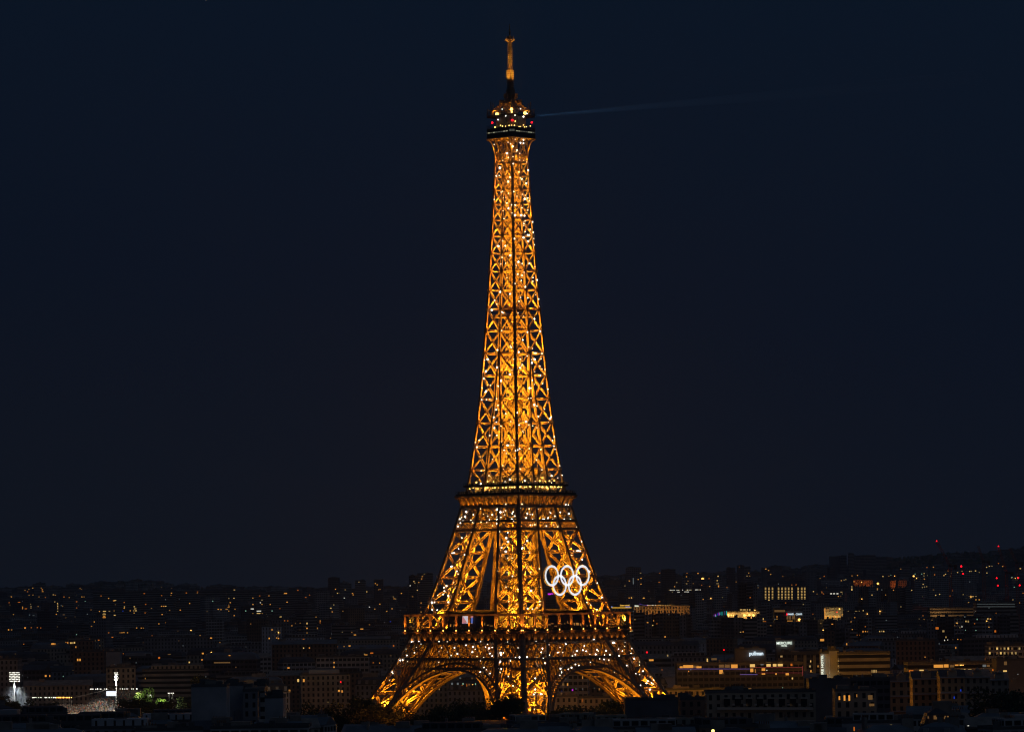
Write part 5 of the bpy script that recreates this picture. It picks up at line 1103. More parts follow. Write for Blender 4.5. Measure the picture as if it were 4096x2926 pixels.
for x, k in ((2913, 2.6), (2934, 1.6), (2977, 2.4), (2983, 1.2), (2997, 2.4), (3000, 1.2), (3014, 2.4), (2925, 1.3)):
    mb = MB(); p = parent_local(amb.root, P(x, 2459, 3498)); mb.ball(p, k*.45, 8, 6); mb.build('lamp', LIT['L'], amb.root); point(P(x, 2458, 3494), 420*k, (1, .50, .10), .3, name='wall_light')
for x in (2962, 2967, 2973, 2978, 2983, 2990, 2998, 3957-957+0): 
    mb = MB(); mb.ball(parent_local(amb.root, P(x, 2437, 3505)), .5, 6, 5); mb.build('lamp', LIT['y'], amb.root)
for i in range(7): point(P(2560+i*32, 2455, 3590), 800, (1, .45, .10), .4, name='facade_light')
random.seed(2)
for i in range(44):                        # garland and terrace lights above the ochre hotel
    t = i/43; x = lerp(2557, 2690, t); y = 2413+7*math.sin(min(1, t*4)*PI/2)+random.uniform(-1, 1)*(1 if t > .2 else .2); c_ = random.choice('bmvv' if t < .25 else ('mawy' if t < .5 else 'yyaw'))
    mb = MB(); mb.ball(parent_local(och.root, P(x, y, 3601)), .28+.3*random.random()*(t > .2), 6, 5); mb.build('garland_lamp', LIT[c_], och.root)
for x, y0, y1 in ((3299, 2430, 2447), (3306, 2434, 2447), (3313, 2432, 2446), (3322, 2440, 2447), (3334, 2440, 2448)): strip(mall, x-3, x+4, y0, y1, 3599, LIT['d'], 'glass_panel')
for i in range(14): strip(mall, 3299+i*4.6, 3302+i*4.6, 2460, 2472-i*.3, 3599, LIT['a' if i % 3 else 'y'], 'glass_panel')
for x in (3305, 3325, 3345): point(P(x, 2452, 3592), 700, (1, .6, .16), .5, name='hall_light')
strip(mall, 3298, 3301, 2432, 2476, 3598.6, LIT['a'], 'glass_panel')
for y in (2433, 2445, 2458): strip(site, 3725, 3900, y, y+1.2, 3299, LIT['d'], 'floor_line')
for y in (2414, 2424): strip(site2, 3908, 4060, y, y+1, 3249, LIT['c'], 'floor_line')
for x in (3736, 3750, 3764): point(P(x, 2462, 3290), 900, (1, .5, .15), .5, name='site_light')
for x in (3150, 3160, 3172): strip(con, x-3.5, x+3.5, 2462, 2475, 3399, LIT['d'], 'glass_panel')
strip(con, 3149, 3172, 2480.5, 2482.5, 3399, LIT['a'], 'light_strip'); strip(con, 3184, 3207, 2480.5, 2482.5, 3399, LIT['o'], 'light_strip'); strip(con, 3145.5, 3149, 2452, 2458, 3398.5, REDLAMP, 'red_dot'); strip(con, 3098, 3140, 2438, 2446, 3399, LIT['d'], 'glass_panel'); strip(con, 3176, 3180, 2454, 2484, 3399, LIT['d'], 'light_strip')
mb = MB(); mb.ball(parent_local(con.root, P(3197, 2477, 3396)), 1.2, 8, 6); mb.build('lamp', LIT['L'], con.root)
point(P(3290, 2716, 1899), 200, (1, .80, .38), .5, name='pylon_light'); point(P(3308, 2712, 1897), 100, (1, .80, .38), .5, name='pylon_light'); point(P(3338, 2716, 1892), 25, (1, .7, .3), .5, name='pylon_light')
for x in (3200, 3225, 3250, 3270): point(P(x, 2700, 2140), 30, (1, .6, .2), .4, name='pier_light')
for x, y0, y1 in ((3220, 2619, 2700), (3258, 2619, 2700), (3182, 2619, 2650)): strip(mb0, x-6, x+6, y0, y1, 2149, WALLS['ochre'][0] if False else mat('ochre_pier', (.4, .33, .18)), 'pier', .5)
for j in range(8): strip(off, 3352, 3354.5, 2630+j*10, 2633+j*10, 1889, LIT['y'] if j % 2 else LIT['d'], 'lamp')
for i in range(9):                        # awnings and planters of the cream terrace
    x = 2870+i*42; strip(awn, x, x+26, 2786, 2790, 1329, mat('awning', (.55, .50, .42)) if i == 0 else AWN, 'awning', -1.2) if False else None
AWN = mat('awning_cloth', (.6, .55, .46)); PLN = mat('planter', (.5, .47, .42))
for i in range(8):
    x = 2895+i*44; strip(awn, x, x+26, 2787, 2791, 1328.8, AWN, 'awning', -1.0); strip(awn, x+34, x+44, 2812, 2819, 1328.8, PLN, 'planter', -.8); strip(awn, x+1, x+25, 2792, 2820, 1329.6, GLASSDARK, 'window')
strip(awn, 2868, 3250, 2826, 2836, 1329.2, PLN, 'balcony', -1.6)
for x in (2840, 3000, 3180): point(P(x, 2835, 1316), 25, (1, .62, .30), 1.0, name='street_light')
for x, D, y, e_ in ((3600, 1575, 2800, 150), (3700, 1545, 2800, 260), (3800, 1530, 2800, 150), (3900, 1535, 2805, 90), (2260, 1975, 2820, 220), (2340, 1978, 2825, 260), (2420, 1980, 2825, 200), (1850, 2130, 2790, 180), (1960, 2130, 2790, 220), (3740, 1160, 2890, 160), (3420, 1345, 2800, 160),
                    (1100, 2330, 2690, 300), (1350, 2330, 2720, 240), (540, 2300, 2720, 60), (930, 2300, 2700, 260), (1180, 2300, 2720, 260), (2750, 1935, 2700, 160), (2680, 2200, 2570, 500), (300, 2450, 2640, 60), (2840, 1380, 2830, 60)):
    point(P(x, y, D), e_*.4, (1, .48, .18), 1.0, name='street_light')
for x, y, D, e_ in ((3467, 2338, 5175, 5000), (3572, 2338, 5195, 2500), (3607, 2338, 5210, 3500), (3430, 2338, 5185, 2500), (2262, 2778, 1972, 60)): point(P(x, y, D), e_, (1, .22, .03) if D > 3000 else (.9, .3, .8), 1.0, name='street_light')
# bar terrace purple glow handled by its lamps; dark dome and rotunda roof on the ochre hotel
mb = MB(); c = parent_local(och.root, P(2702, 2417, 3612)); mb.ball(c, 5, 14, 8, .8); mb.build('dome', mat('dome_roof', (.20, .10, .08)), och.root)
# ================================================================ white interlocked rings
RD = mat('ring_face', (.8, .8, .8), emit=(.84, .87, .95), es=1.0); RS = mat('ring_side', (.55, .50, .42), .5)
# plane parallel to the hotel-side near face of the tower, hung in front of the first-floor girders
fi = 0; off_r = 31.5; zc_u = H(2338)
rings = empty('ring_emblem', (0, 0, 0), YAWT, 'five interlocked glowing white rings hung between the tower legs', 'emblem')
def facept(px, py):
    lo, hi = 1600.0, 1712.0
    for _ in range(40):
        m_ = (lo+hi)/2; q = TWI @ P(px, py, m_)
        if q.x > off_r: lo = m_
        else: hi = m_
    return TWI @ P(px, py, (lo+hi)/2)
u0 = facept(2207.5, 2303); ctr = []
pp = [facept(2207.5, 2301), facept(2268.8, 2300.5), facept(2330.5, 2300), facept(2238.8, 2339.5), facept(2299.5, 2339)]
RO = (facept(2236, 2301)-facept(2179.3, 2301)).length/2
RI = RO-.95
for c in pp:
    mb = MB(); N_ = 72; k = 0
    for r_, y in ((RI, 0), (RO, 0), (RO, 1.0), (RI, 1.0)):
        for i in range(N_):
            a = 2*PI*i/N_; mb.v.append((c.x-y, c.y+r_*math.cos(a), c.z+r_*math.sin(a)*1.0))
    for q in range(4):
        for i in range(N_):
            j = (i+1) % N_; p_ = (q+1) % 4; mb.f.append((q*N_+i, p_*N_+i, p_*N_+j, q*N_+j)); mb.m.append(0 if q == 0 else 1)
    mb.build('ring', [RD, RS], rings)
mb = MB()
for c in pp[:1]:
    mb.beam((c.x-1.5, c.y-RO-7, c.z), (c.x-1.5, c.y+30, c.z), .18, .18); mb.beam((c.x-1.5, c.y-RO-7, c.z-5.5), (c.x-1.5, c.y+30, c.z-5.5), .18, .18)
mb.build('support_bar', DARKMETAL, rings)
for c in (pp[0], pp[3]): point((c.x-5, c.y-RO-4, c.z-7), 700, AMB, .4, rings, name='ring_light')
# screen on the first floor
mb = MB(); q = []
def f3(px, py, off):
    lo, hi = 1600.0, 1712.0
    for _ in range(40):
        m_ = (lo+hi)/2; w_ = TWI @ P(px, py, m_)
        if -w_.y > off: lo = m_
        else: hi = m_
    return TWI @ P(px, py, (lo+hi)/2)
a, b_, c, d = f3(1848, 2492, 29.4), f3(1888, 2491, 29.4), f3(1890, 2461, 29.4), f3(1850, 2462, 29.4)
mb.hexa([a, b_, b_+Vector((0, .4, 0)), a+Vector((0, .4, 0)), d, c, c+Vector((0, .4, 0)), d+Vector((0, .4, 0))])
SCR = bpy.data.materials.new('screen_picture'); SCR.use_nodes = True; t_ = SCR.node_tree; pb = t_.nodes['Principled BSDF']; SCR.cycles.emission_sampling = 'NONE'
n1 = t_.nodes.new('ShaderNodeTexVoronoi'); n1.inputs['Scale'].default_value = .45; tc = t_.nodes.new('ShaderNodeTexCoord'); t_.links.new(tc.outputs['Object'], n1.inputs['Vector']); r1 = t_.nodes.new('ShaderNodeValToRGB')
r1.color_ramp.interpolation = 'CONSTANT'; r1.color_ramp.elements[0].color = (.85, .75, .82, 1); r1.color_ramp.elements[1].position = .75; r1.color_ramp.elements[1].color = (.1, .2, .7, 1)
for p_, cc in ((.3, (.35, .5, .95, 1)), (.45, (.95, .9, 1, 1)), (.6, (.8, .3, .3, 1))): e = r1.color_ramp.elements.new(p_); e.color = cc
sx_ = t_.nodes.new('ShaderNodeSeparateColor'); t_.links.new(n1.outputs['Color'], sx_.inputs[0]); t_.links.new(sx_.outputs[0], r1.inputs[0])
t_.links.new(r1.outputs[0], pb.inputs['Emission Color']); pb.inputs['Emission Strength'].default_value = .8
o = mb.build('screen', SCR); o.rotation_euler = (0, 0, YAWT); tag(o, 'big bright television screen behind the gallery posts of the tower', 'screen')
# ================================================================ stadium
BEAMW = mat('stadium_lamp', (.8, .8, .8), emit=(1, .97, .84), es=2.4); STEEL = mat('galvanised_steel', (.5, .5, .48), .4, .3)
def mast_thing(px, ytop, ybot, D, label, cols, rowsn, slant=0, w_=.9):
    top = P(px, ytop, D); bx, bz = P(px, ybot, D).x, ground_z(0, D); root = empty('floodlight_mast', (bx, D-DIST, bz), 0, label, 'floodlight'); h = top.z-bz
    mb = MB(); mb.cyl((0, 0), .5, 0, h, 10, .3); mb.build('pole', STEEL, root)
    mb = MB(); hw = cols*w_/2
    for j in range(rowsn): mb.beam((-hw, 0, h-.5-j*0.95), (hw, 0, h-.5-j*0.95), .15, .15)
    for x in (-hw, 0, hw): mb.beam((x, .2, h-rowsn*0.95), (x, .2, h+.3), .12, .12)
    mb.build('lamp_frame', DARKMETAL, root)
    for j in range(rowsn):
        for i in range(cols):
            x = -hw+w_*(i+.5)+(.3 if j % 2 else 0); mb = MB(); mb.cyl((x, -.35), .19, h-.75-j*0.95, h-.35-j*0.95, 8, .18); mb.build('floodlight_head', BEAMW, root)
    if slant: mb = MB(); mb.beam((-6, 0, h*.25), (0, 0, h*.62), .5, .5); mb.build('stay', STEEL, root)
    return root, top
m1, t1 = mast_thing(58, 2684, 2800, 2160, 'wide-headed floodlight mast with six lamp rows at the frame edge', 8, 6, 1, .75)
m2, t2 = mast_thing(465, 2685, 2820, 2150, 'tall slim floodlight mast beside the white stadium screen', 3, 5, w_=.75)
m3, t3 = mast_thing(677, 2766, 2812, 2110, 'short double lamp post nearer the screen, beside the lit tree', 2, 1); m4, t4 = mast_thing(691, 2766, 2812, 2112, 'short double lamp post farther from the lit tree', 2, 1)
m5, t5 = mast_thing(597, 2774, 2810, 2190, 'low lamp cluster between the two green lit trees', 3, 2)
SX0, SX1 = P(215, 2800, 2160).x, P(560, 2800, 2160).x
stand = empty('spectator_stand', ((SX0+SX1)/2, 2160-DIST, 0), 0, 'steep temporary grandstand packed with spectators', 'grandstand')
hw = (SX1-SX0)/2; mb = MB(); NS = 26
SLB = lambda x: 8.5*sstep(-.45, .15, x/hw)    # the bank rises toward the screen
for i in range(NS):
    for j in range(24):
        xa = lerp(-hw, hw, j/24); xb = lerp(-hw, hw, (j+1)/24); za = 7.5+i*.20+SLB((xa+xb)/2)*(i/NS); mb.box(xa, xb-.01, -14+i, -13+i, 0 if i == 0 else za-.6, za)
mb.build('seating_bank', mat('stand_steel', (.3, .3, .32)), stand)
mb = MB(); random.seed(12); CC = [mat('shirt_white', (.7, .68, .62)), mat('shirt_tan', (.45, .3, .2)), mat('shirt_red', (.5, .12, .08)), mat('shirt_dark', (.08, .08, .09)), mat('shirt_blue', (.15, .25, .4)), mat('skin_tone', (.5, .32, .22)), mat('shirt_green', (.2, .32, .2))]
for i in range(NS):
    n = int(2*hw/.95)
    for j in range(n):
        if random.random() < .3: continue
        x = lerp(-hw, hw, (j+random.random()*.6)/n); z = 7.5+i*.20+SLB(x)*(i/NS); y = 2160-DIST-13.5+i; mb.mi = random.choice((0, 1, 1, 2, 3, 3, 3, 4, 5, 6))
        cx_ = stand.location.x+x; mb.box(cx_-.26, cx_+.26, y-.2, y+.2, z, z+.85); mb.mi = 5; mb.box(cx_-.13, cx_+.13, y-.14, y+.14, z+.85, z+1.15)
o = mb.build('spectators', CC); tag(o, 'seated spectators filling the floodlit grandstand', 'crowd', kind='stuff')
def lampthing(px, py, D, r, m, name, label, group):
    p = P(px, py, D); root = empty(name, (p.x, p.y, ground_z(0, D)), 0, label, 'lamp', group); h = p.z-root.location.z
    mb = MB(); mb.cyl((0, 0), .06, 0, h, 6); mb.build('pole', DARKMETAL, root); mb = MB(); mb.ball((0, -.2, h), r*.5, 8, 6); mb.build('lamp_head', m, root)
    return root
for i, (x, r) in enumerate(((132, .6), (138, .4), (144, .45), (155, .4), (164, .5), (181, .6), (187, .45), (197, .6), (206, .35), (214, .6), (221, .6))): lampthing(x, 2787.5, 2140, r, BEAMW, 'stand_lamp', f'white lamp {ORD[i]} in the low line leading to the orange lamps', 'white lamps along the low stand')
OR_ = mat('orange_flood', (.6, .3, .1), emit=(1, .42, .08), es=2.5)
for i, (x, r) in enumerate(((228, .8), (236, .85), (243, .85), (253, .95), (260, .6), (268, .85), (277, .85), (286, .5))): lampthing(x, 2787.5, 2138, r, OR_, 'stand_lamp', f'orange floodlight {ORD[i]} in the glowing orange row', 'orange floodlights along the low stand')
for i, (x, r) in enumerate(((362, .45), (368, .6), (373, .4), (383, .45), (390, .8), (401, .5), (406, .3), (418, .45), (426, .6), (481, .4), (490, .6), (498, .35), (505, .45), (509, .4), (514, .35), (526, .4), (533, .5), (547, .8))): lampthing(x, 2753.5-(.5 if x > 470 else 0), 2180, r, BEAMW, 'rim_lamp', f'white lamp {ORD[i]} along the top rim of the grandstand', 'white lamps on the grandstand rim')
scr = empty('scoreboard', tuple(P(444, 2800, 2147)), 0, 'blazing white stadium screen in front of the crowd', 'screen'); a, b_, c, d = P(425, 2781, 2147), P(464, 2781, 2147), P(464, 2762, 2147), P(425, 2762, 2147); o_ = scr.location
mb = MB(); mb.hexa([v-o_ for v in (a, b_, b_+Vector((0, .8, 0)), a+Vector((0, .8, 0)), d, c, c+Vector((0, .8, 0)), d+Vector((0, .8, 0)))]); mb.build('display', mat('white_screen', (.8, .8, .8), emit=(.82, .88, 1), es=1.2), scr)
mb = MB(); q0, q1 = P(431, 2745, 2147)-o_, P(470, 2745, 2147)-o_; mb.beam(q0, q1, .5, .8); mb.beam(P(437, 2745, 2147.5)-o_, P(437, 2825, 2147.5)-o_, .4, .4); mb.beam(P(460, 2745, 2147.5)-o_, P(460, 2825, 2147.5)-o_, .4, .4); mb.build('truss', DARKMETAL, scr)
mb = MB(); mb.beam(P(288, 2790, 2150), P(436, 2754, 2150), .18, .18); o = mb.build('guy_cable', STEEL); tag(o, 'pale slanting cable stretched up to the white screen', 'cable')
for px, py, D, e_, v in ((58, 2690, 2155, 20000, (.75, -.1, -1.6)), (465, 2690, 2148, 20000, (-.6, -.2, -1.6)), (300, 2745, 2135, 8000, (.1, .1, -.8)), (500, 2745, 2140, 9000, (-.1, .1, -.8))):
    _point(P(px, py, D), e_, (1, .95, .85), .8, None, (110, .6, v), 'stadium_light')
for x in (240, 320, 400, 480, 540): _point(P(x, 2738, 2126), 15000, (1, .86, .68), .8, None, (76, .7, (0, .42, -.8)), 'stadium_light')  # added unseen spots above the stand that brighten the spectators
for x in (238, 262): _point(P(x, 2784, 2133), 5000, (1, .4, .08), .5, None, (110, .6, (0, -.3, -1)), 'orange_light')
# mist drifting in the floodlights: a real, thin volume lit by spots
def outward(o):
    bm = bmesh.new(); bm.from_mesh(o.data); bmesh.ops.recalc_face_normals(bm, faces=bm.faces); bm.to_mesh(o.data); bm.free()
def mist(name, v8, dens, label, kind='stuff'):
    mb = MB(); mb.hexa(v8); m = bpy.data.materials.new(name); m.use_nodes = True; t = m.node_tree; t.nodes.clear(); o_ = t.nodes.new('ShaderNodeOutputMaterial'); v = t.nodes.new('ShaderNodeVolumePrincipled'); v.inputs['Density'].default_value = dens; v.inputs['Color'].default_value = (.75, .87, 1, 1); t.links.new(v.outputs[0], o_.inputs['Volume'])
    o = mb.build(name, m); outward(o); tag(o, label, 'mist', kind=kind); return o
a = t1; X0, X1 = P(-30, 2700, 2160).x, P(150, 2700, 2160).x
mist('stadium_mist', [(X0, 2120-DIST, 6), (X1, 2120-DIST, 6), (X1, 2200-DIST, 6), (X0, 2200-DIST, 6), (X0+8, 2140-DIST, t1.z-8.5), (X1-8, 2140-DIST, t1.z-8.5), (X1-8, 2180-DIST, t1.z-8.5), (X0+8, 2180-DIST, t1.z-8.5)], .012, 'faint lit mist below the wide-headed floodlight mast')
_point((t1.x, t1.y, t1.z-6.5), 30000, (.85, .93, 1), .5, None, (100, .9, (0, 0, -1)), 'mist_light')
# searchlight beam sweeping from the top of the tower
p0 = P(2128, 465, 1700); p1 = P(3900, 315, 2350); d_ = (p1-p0); Ln = d_.length; d_.normalize()
mb = MB(); up = Vector((0, 0, 1)); sd = d_.cross(up).normalized(); up = sd.cross(d_); v8 = []
for s_, r_ in ((0, .5), (Ln, 5.5)):
    for i in range(10):
        a_ = 2*PI*i/10; q = p0+d_*s_+sd*(r_*math.cos(a_))+up*(r_*math.sin(a_)); mb.v.append(tuple(q))
for i in range(10): j = (i+1) % 10; mb.f.append((i, j, 10+j, 10+i)); mb.m.append(0)
mb.f.append(tuple(range(9, -1, -1))); mb.m.append(0); mb.f.append(tuple(range(10, 20))); mb.m.append(0)
BM = bpy.data.materials.new('beam_air'); BM.use_nodes = True; t = BM.node_tree; t.nodes.clear(); o_ = t.nodes.new('ShaderNodeOutputMaterial'); v = t.nodes.new('ShaderNodeVolumePrincipled'); v.inputs['Density'].default_value = .004; v.inputs['Color'].default_value = (.4, .7, 1, 1); t.links.new(v.outputs[0], o_.inputs['Volume'])
o = mb.build('searchlight_beam', BM); outward(o); tag(o, 'faint blue searchlight beam reaching out from the tower top', 'light beam', kind='stuff')
_point(p0-d_*12, 1100000, (.35, .65, 1), .3, None, (1.3, .2, tuple(d_)), 'searchlight')
# ================================================================ cranes
CR_M = mat('crane_steel', (.45, .13, .08), .6, noise=.3, nscale=.3)
def crane(bpx, bpy, tpx, tpy, mpx, mbot, D, label, red=True, tipred=True):
    base = P(mpx, mbot, D); piv = P(bpx, bpy, D); tip = P(tpx, tpy, D); root = empty('tower_crane', (piv.x, piv.y, ground_z(piv.x, D)), 0, label, 'crane', 'cranes over the far building site'); o_ = root.location
    mb = MB(); pz = piv.z-o_.z
    def truss(a, b, w_, t, step):
        a = Vector(a); b = Vector(b); d = (b-a).normalized(); s_ = d.cross(Vector((0, 1, 0))).normalized()*(w_/2); f_ = Vector((0, w_/2, 0)); n = int((b-a).length/step); L_ = (b-a).length
        for q in (s_+f_, s_-f_, -s_+f_, -s_-f_): mb.beam(a+q, b+q, t, t)
        for i in range(n):
            u0, u1 = a+d*(L_*i/n), a+d*(L_*(i+1)/n)
            mb.beam(u0+s_-f_, u1-s_-f_, t*.7, t*.7); mb.beam(u0-s_-f_, u0+s_-f_, t*.7, t*.7)
    truss((0, 0, 0), (0, 0, pz), 2.2, .3, 3); mb.build('mast', CR_M, root)
    mb = MB(); truss((0, 0, pz), tip-o_, 1.6, .26, 2.6); mb.build('jib', CR_M, root)
    mb = MB(); mb.box(1, 6, -1.2, 1.2, pz-.6, pz+.6); mb.box(3.5, 6, -1.4, 1.4, pz-3, pz+1); mb.box(-1.6, 1, -2.4, -1, pz-1, pz+1.4); mb.build('counterweight', DARKMETAL, root)
    if tipred: mb = MB(); mb.ball(tip-o_+Vector((0, -1.5, 0)), .5, 8, 6); mb.build('beacon', REDLAMP, root)
    return root
crane(3800, 2262, 3745.5, 2162, 3800, 2450, 3420, 'leaning luffing crane over the pale hillside blocks, red light at its tip')
crane(3934, 2245, 3912, 2181, 3934, 2330, 3600, 'unlit dark crane jib between the two red-tipped cranes', tipred=False)
crane(4026, 2290, 3993, 2183, 4046, 2400, 3420, 'red-tipped crane rising near the frame edge')
crane(4068, 2250, 4037, 2190, 4068, 2350, 3650, 'faint dark crane jib at the frame edge, beyond the red-tipped crane', tipred=False)
for i, (x, y, D, r, l) in enumerate(((3845, 2266, 3400, 1.1, 'largest red beacon, high on the hillside'), (3852.5, 2295, 3400, .8, 'red beacon just under the largest one'), (3986.5, 2312.5, 3400, .85, 'red beacon touching an amber light'), (3992, 2342, 3400, .85, 'lower red beacon of the pair by the crane foot'), (4073, 2312, 3400, .9, 'red beacon beside twin amber lamps at the frame edge'), (4079, 2341, 3400, .85, 'lowest red beacon at the frame edge'), (2588, 2609, 2100, .55, 'lone red roof light beside the tower foot'), (2896, 2598.5, 2050, .36, 'small red roof light before the lowercase hotel sign'))):
    p = P(x, y, D); root = empty('warning_light', (p.x, p.y, ground_z(p.x, D)), 0, l, 'beacon', 'red warning lights'); h = p.z-root.location.z
    mb = MB(); mb.cyl((0, 0), .15, 0, h, 6); mb.build('mast', DARKMETAL, root); mb = MB(); mb.ball((0, 0, h+r*.5), r*.75, 10, 7); mb.build('lamp', REDLAMP, root)
p = P(2852, 2921, 960); root = empty('globe_lamp', (p.x, p.y, p.z-6), 0, 'single round yellow globe lamp at the very bottom of the picture', 'lamp'); mb = MB(); mb.cyl((0, 0), .08, 0, 6, 6); mb.build('pole', DARKMETAL, root); mb = MB(); mb.ball((0, 0, 6), .38, 12, 8, 1.1); mb.build('globe', YLAMP, root)
# ================================================================ trees
LEAF = mat('dark_leaves', (.045, .065, .022), .7, noise=.5, nscale=.8); LEAF2 = mat('lit_leaves', (.10, .17, .03), .7, noise=.4, nscale=.8); BARK = mat('bark', (.06, .045, .035), .9)  # second leaf colour is a brighter copy, lamp light put into it
def crown_mesh(seed, n=2600, rx=6.5, rz=6.5, leaf=.42):
    rnd = random.Random(seed); mb = MB(); lobes = [(rnd.uniform(-.55, .55)*rx, rnd.uniform(-.55, .55)*rx, rnd.uniform(-.45, .6)*rz, rnd.uniform(.32, .6)*rx) for _ in range(11)]
    for i in range(n):
        lx, ly, lz, lr = rnd.choice(lobes); a = rnd.uniform(0, 2*PI); c_ = rnd.uniform(-1, 1); s_ = math.sqrt(1-c_*c_); r_ = lr*(rnd.random()**.35)
        p = Vector((lx+r_*s_*math.cos(a), ly+r_*s_*math.sin(a), lz+r_*c_)); u = Vector((rnd.gauss(0, 1), rnd.gauss(0, 1), rnd.gauss(0, 1))).normalized(); v = u.orthogonal().normalized(); s2 = leaf*rnd.uniform(.6, 1.5)
        mb.face([p-u*s2, p+v*s2*.6, p+u*s2, p-v*s2*.6])
    return mb
def trunk_mesh(seed, h):
    rnd = random.Random(seed); mb = MB(); mb.cyl((0, 0), .45, 0, h*.6, 8, .3)
    for i in range(6):
        a = rnd.uniform(0, 2*PI); mb.beam((0, 0, h*rnd.uniform(.4, .58)), (2.6*math.cos(a), 2.6*math.sin(a), h*rnd.uniform(.75, .95)), .2, .2)
    return mb
PROT = []
for k in range(4):
    c = crown_mesh(100+k); me_c = c.build('crown', LEAF); t = trunk_mesh(50+k, 10).build('trunk', BARK); PROT.append((me_c.data, t.data)); bpy.data.objects.remove(me_c); bpy.data.objects.remove(t)
def tree(px, ytop, D, R, label, group='dark trees around the tower', leaf=None, k=None):
    top = P(px, ytop, D); gz = ground_z(top.x, D); root = empty('tree', (top.x, top.y, gz), random.uniform(0, 6), label, 'tree', group); cm, tm = PROT[k if k is not None else random.randrange(4)]
    sc = R/6.5; hc = top.z-gz-R*.95
    c = bpy.data.objects.new('crown', cm); COL.objects.link(c); c.parent = root; c.location = (0, 0, hc); c.scale = (sc, sc, sc)
    if leaf: c.data = cm.copy(); c.data.materials.clear(); c.data.materials.append(leaf)
    t = bpy.data.objects.new('trunk', tm); COL.objects.link(t); t.parent = root; t.scale = (sc, sc, max(.3, hc/10)); return root
random.seed(8)
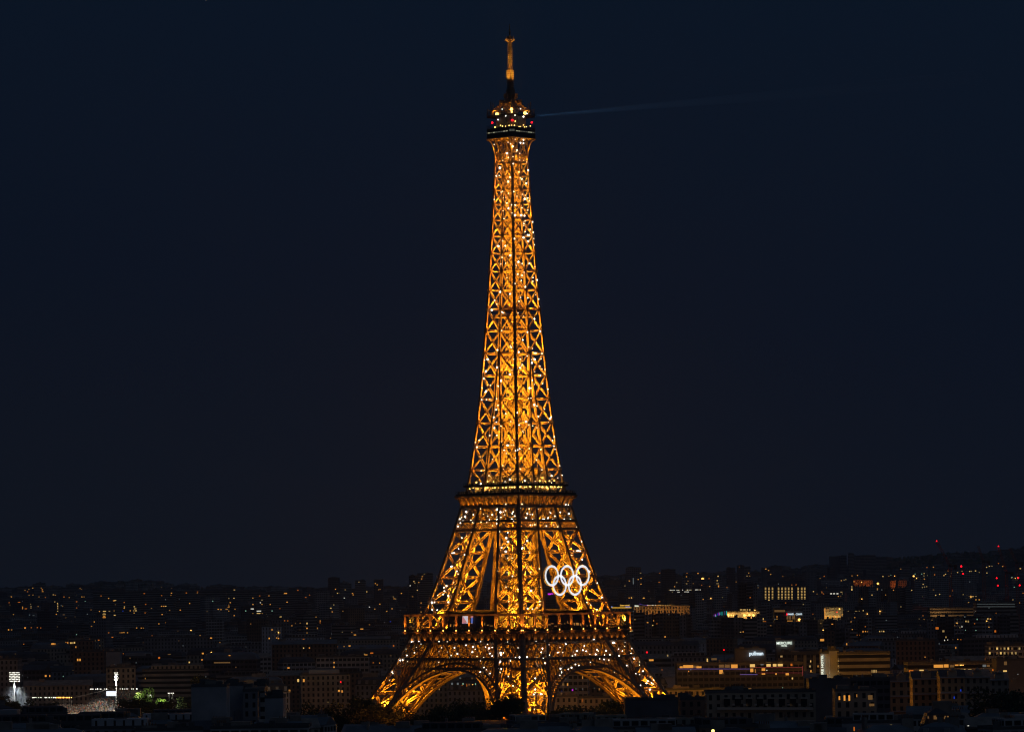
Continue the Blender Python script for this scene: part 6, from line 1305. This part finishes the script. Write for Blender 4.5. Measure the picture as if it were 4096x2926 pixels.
TL = [(1468, 2782, 1612, 6.5, 'orange-speckled tree lapping over the stadium-side tower foot'), (1520, 2800, 1600, 7, 'orange-speckled tree in front of the stadium-side tower foot, second from the city'), (1575, 2812, 1596, 6.5, 'orange-speckled tree under the dark leg beam'), (1630, 2832, 1590, 6, 'low speckled tree where the stadium-side arch springs'),
      (1700, 2845, 1570, 7, 'dark tree below the start of the stadium-side arch'), (1760, 2820, 1570, 7, 'dark tree under the pale dormers'), (1820, 2810, 1575, 8, 'dark tree under the middle of the stadium-side arch'), (1880, 2805, 1570, 7.5, 'dark tree under the small yellow lamp in the arch'), (1935, 2800, 1560, 6.5, 'dark tree where the arch meets the middle leg'),
      (1990, 2790, 1560, 5.5, 'dark tree cutting into the middle leg, stadium side'), (2028, 2776, 1565, 6, 'round dark treetop against the middle leg'), (2060, 2790, 1560, 5, 'small dark treetop at the corner of the middle leg'),
      (2210, 2822, 1600, 6, 'dark tree beside the middle leg under the terrace bar'), (2270, 2812, 1640, 7, 'dark tree below the terrace bar'), (2330, 2822, 1640, 7, 'dark tree below the cream facade in the arch'), (2400, 2812, 1640, 7.5, 'dark tree below the dormer row in the arch'), (2450, 2790, 1650, 8, 'tall dark tree inside the hotel-side arch foot'),
      (1420, 2800, 1600, 7, 'black tree next to the speckled trees, city side'), (1360, 2812, 1590, 7, 'black tree two along from the speckled trees'), (1300, 2815, 1590, 7.5, 'black tree below the pale paired-window block'), (1230, 2818, 1585, 7, 'black tree below the tall windowless block'),
      (505, 2785, 2090, 6, 'dark tree in front of the crowd next to the screen mast'), (545, 2782, 2085, 6.5, 'dark tree at the end of the crowd'), (600, 2790, 2080, 6.5, 'dark tree under the low lamp cluster'), (660, 2795, 2080, 6, 'dark tree before the double lamp posts'), (740, 2775, 2120, 7, 'dark tree past the double lamp posts'),
      (230, 2812, 2090, 6, 'dark tree at the start of the crowd'), (190, 2803, 2090, 6, 'dark tree under the white low lamps'), (120, 2800, 2085, 6, 'dark tree under the first white low lamp'), (60, 2790, 2085, 6, 'dark tree at the foot of the wide-headed mast'), (10, 2775, 2080, 5, 'small dark treetop at the frame edge by the mast'),
      (3950, 2760, 1400, 9, 'dark tree at the end of the curved facade'), (4040, 2745, 1420, 10, 'big black tree at the frame edge by the curved facade'), (3345, 2700, 1860, 5, 'small dark tree at the foot of the sign pylon'), (830, 2700, 1900, 8, 'dark tree over the pale stepped house')]
for px, y, D, R_, l in TL: tree(px, y, D, R_, l)
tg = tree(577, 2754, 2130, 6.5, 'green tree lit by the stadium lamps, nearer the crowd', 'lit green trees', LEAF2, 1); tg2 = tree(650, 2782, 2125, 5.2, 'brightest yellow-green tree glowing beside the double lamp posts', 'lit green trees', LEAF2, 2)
_point(P(560, 2762, 2119), 2200, (.95, 1, .7), .5, None, None, 'tree_light'); _point(P(655, 2795, 2117), 5000, (.95, 1, .6), .4, None, None, 'tree_light')
for x, y, e_ in ((1480, 2840, 380), (1530, 2858, 420), (1600, 2866, 300)): _point(P(x, y, 1590), e_, (1, .25, .02), .5, None, None, 'tree_fill_light')  # added unseen fill lamps standing in for tower light on the foot trees
# treetops along the hill ridge: one wood past counting
random.seed(15); mb = MB()
for i in range(5200):
    px = random.uniform(-60, 4160); D = random.uniform(8200, 9500)
    if random.random() > (.9 if (px > 3500 or 380 < px < 620) else .35): continue
    x = (px-2069)/F*D; z = ground_z(x, D)+random.uniform(0, 9)*(1 if px > 3400 or 380 < px < 620 else .6); s_ = random.uniform(3, 6); p = Vector((x, D-DIST, z)); u = Vector((random.uniform(-1, 1), random.uniform(-1, 1), random.uniform(-1, 1))).normalized()*s_; v = u.orthogonal().normalized()*s_
    mb.face([p-u, p-v, p+u, p+v])
o = mb.build('hill_wood', LEAF); tag(o, 'wooded ridge line closing the horizon', 'wood', kind='stuff')

mb = MB(); mb.box(-4500, 4500, -DIST-60, 9600-DIST, -6, 345)
HZ = bpy.data.materials.new('haze'); HZ.use_nodes = True; t = HZ.node_tree; t.nodes.clear(); o_ = t.nodes.new('ShaderNodeOutputMaterial'); v = t.nodes.new('ShaderNodeVolumePrincipled'); v.inputs['Density'].default_value = 4e-5; v.inputs['Color'].default_value = (.8, .87, 1, 1); t.links.new(v.outputs[0], o_.inputs['Volume'])
o = mb.build('haze', HZ); tag(o, 'thin night haze over the city', 'haze', kind='stuff')
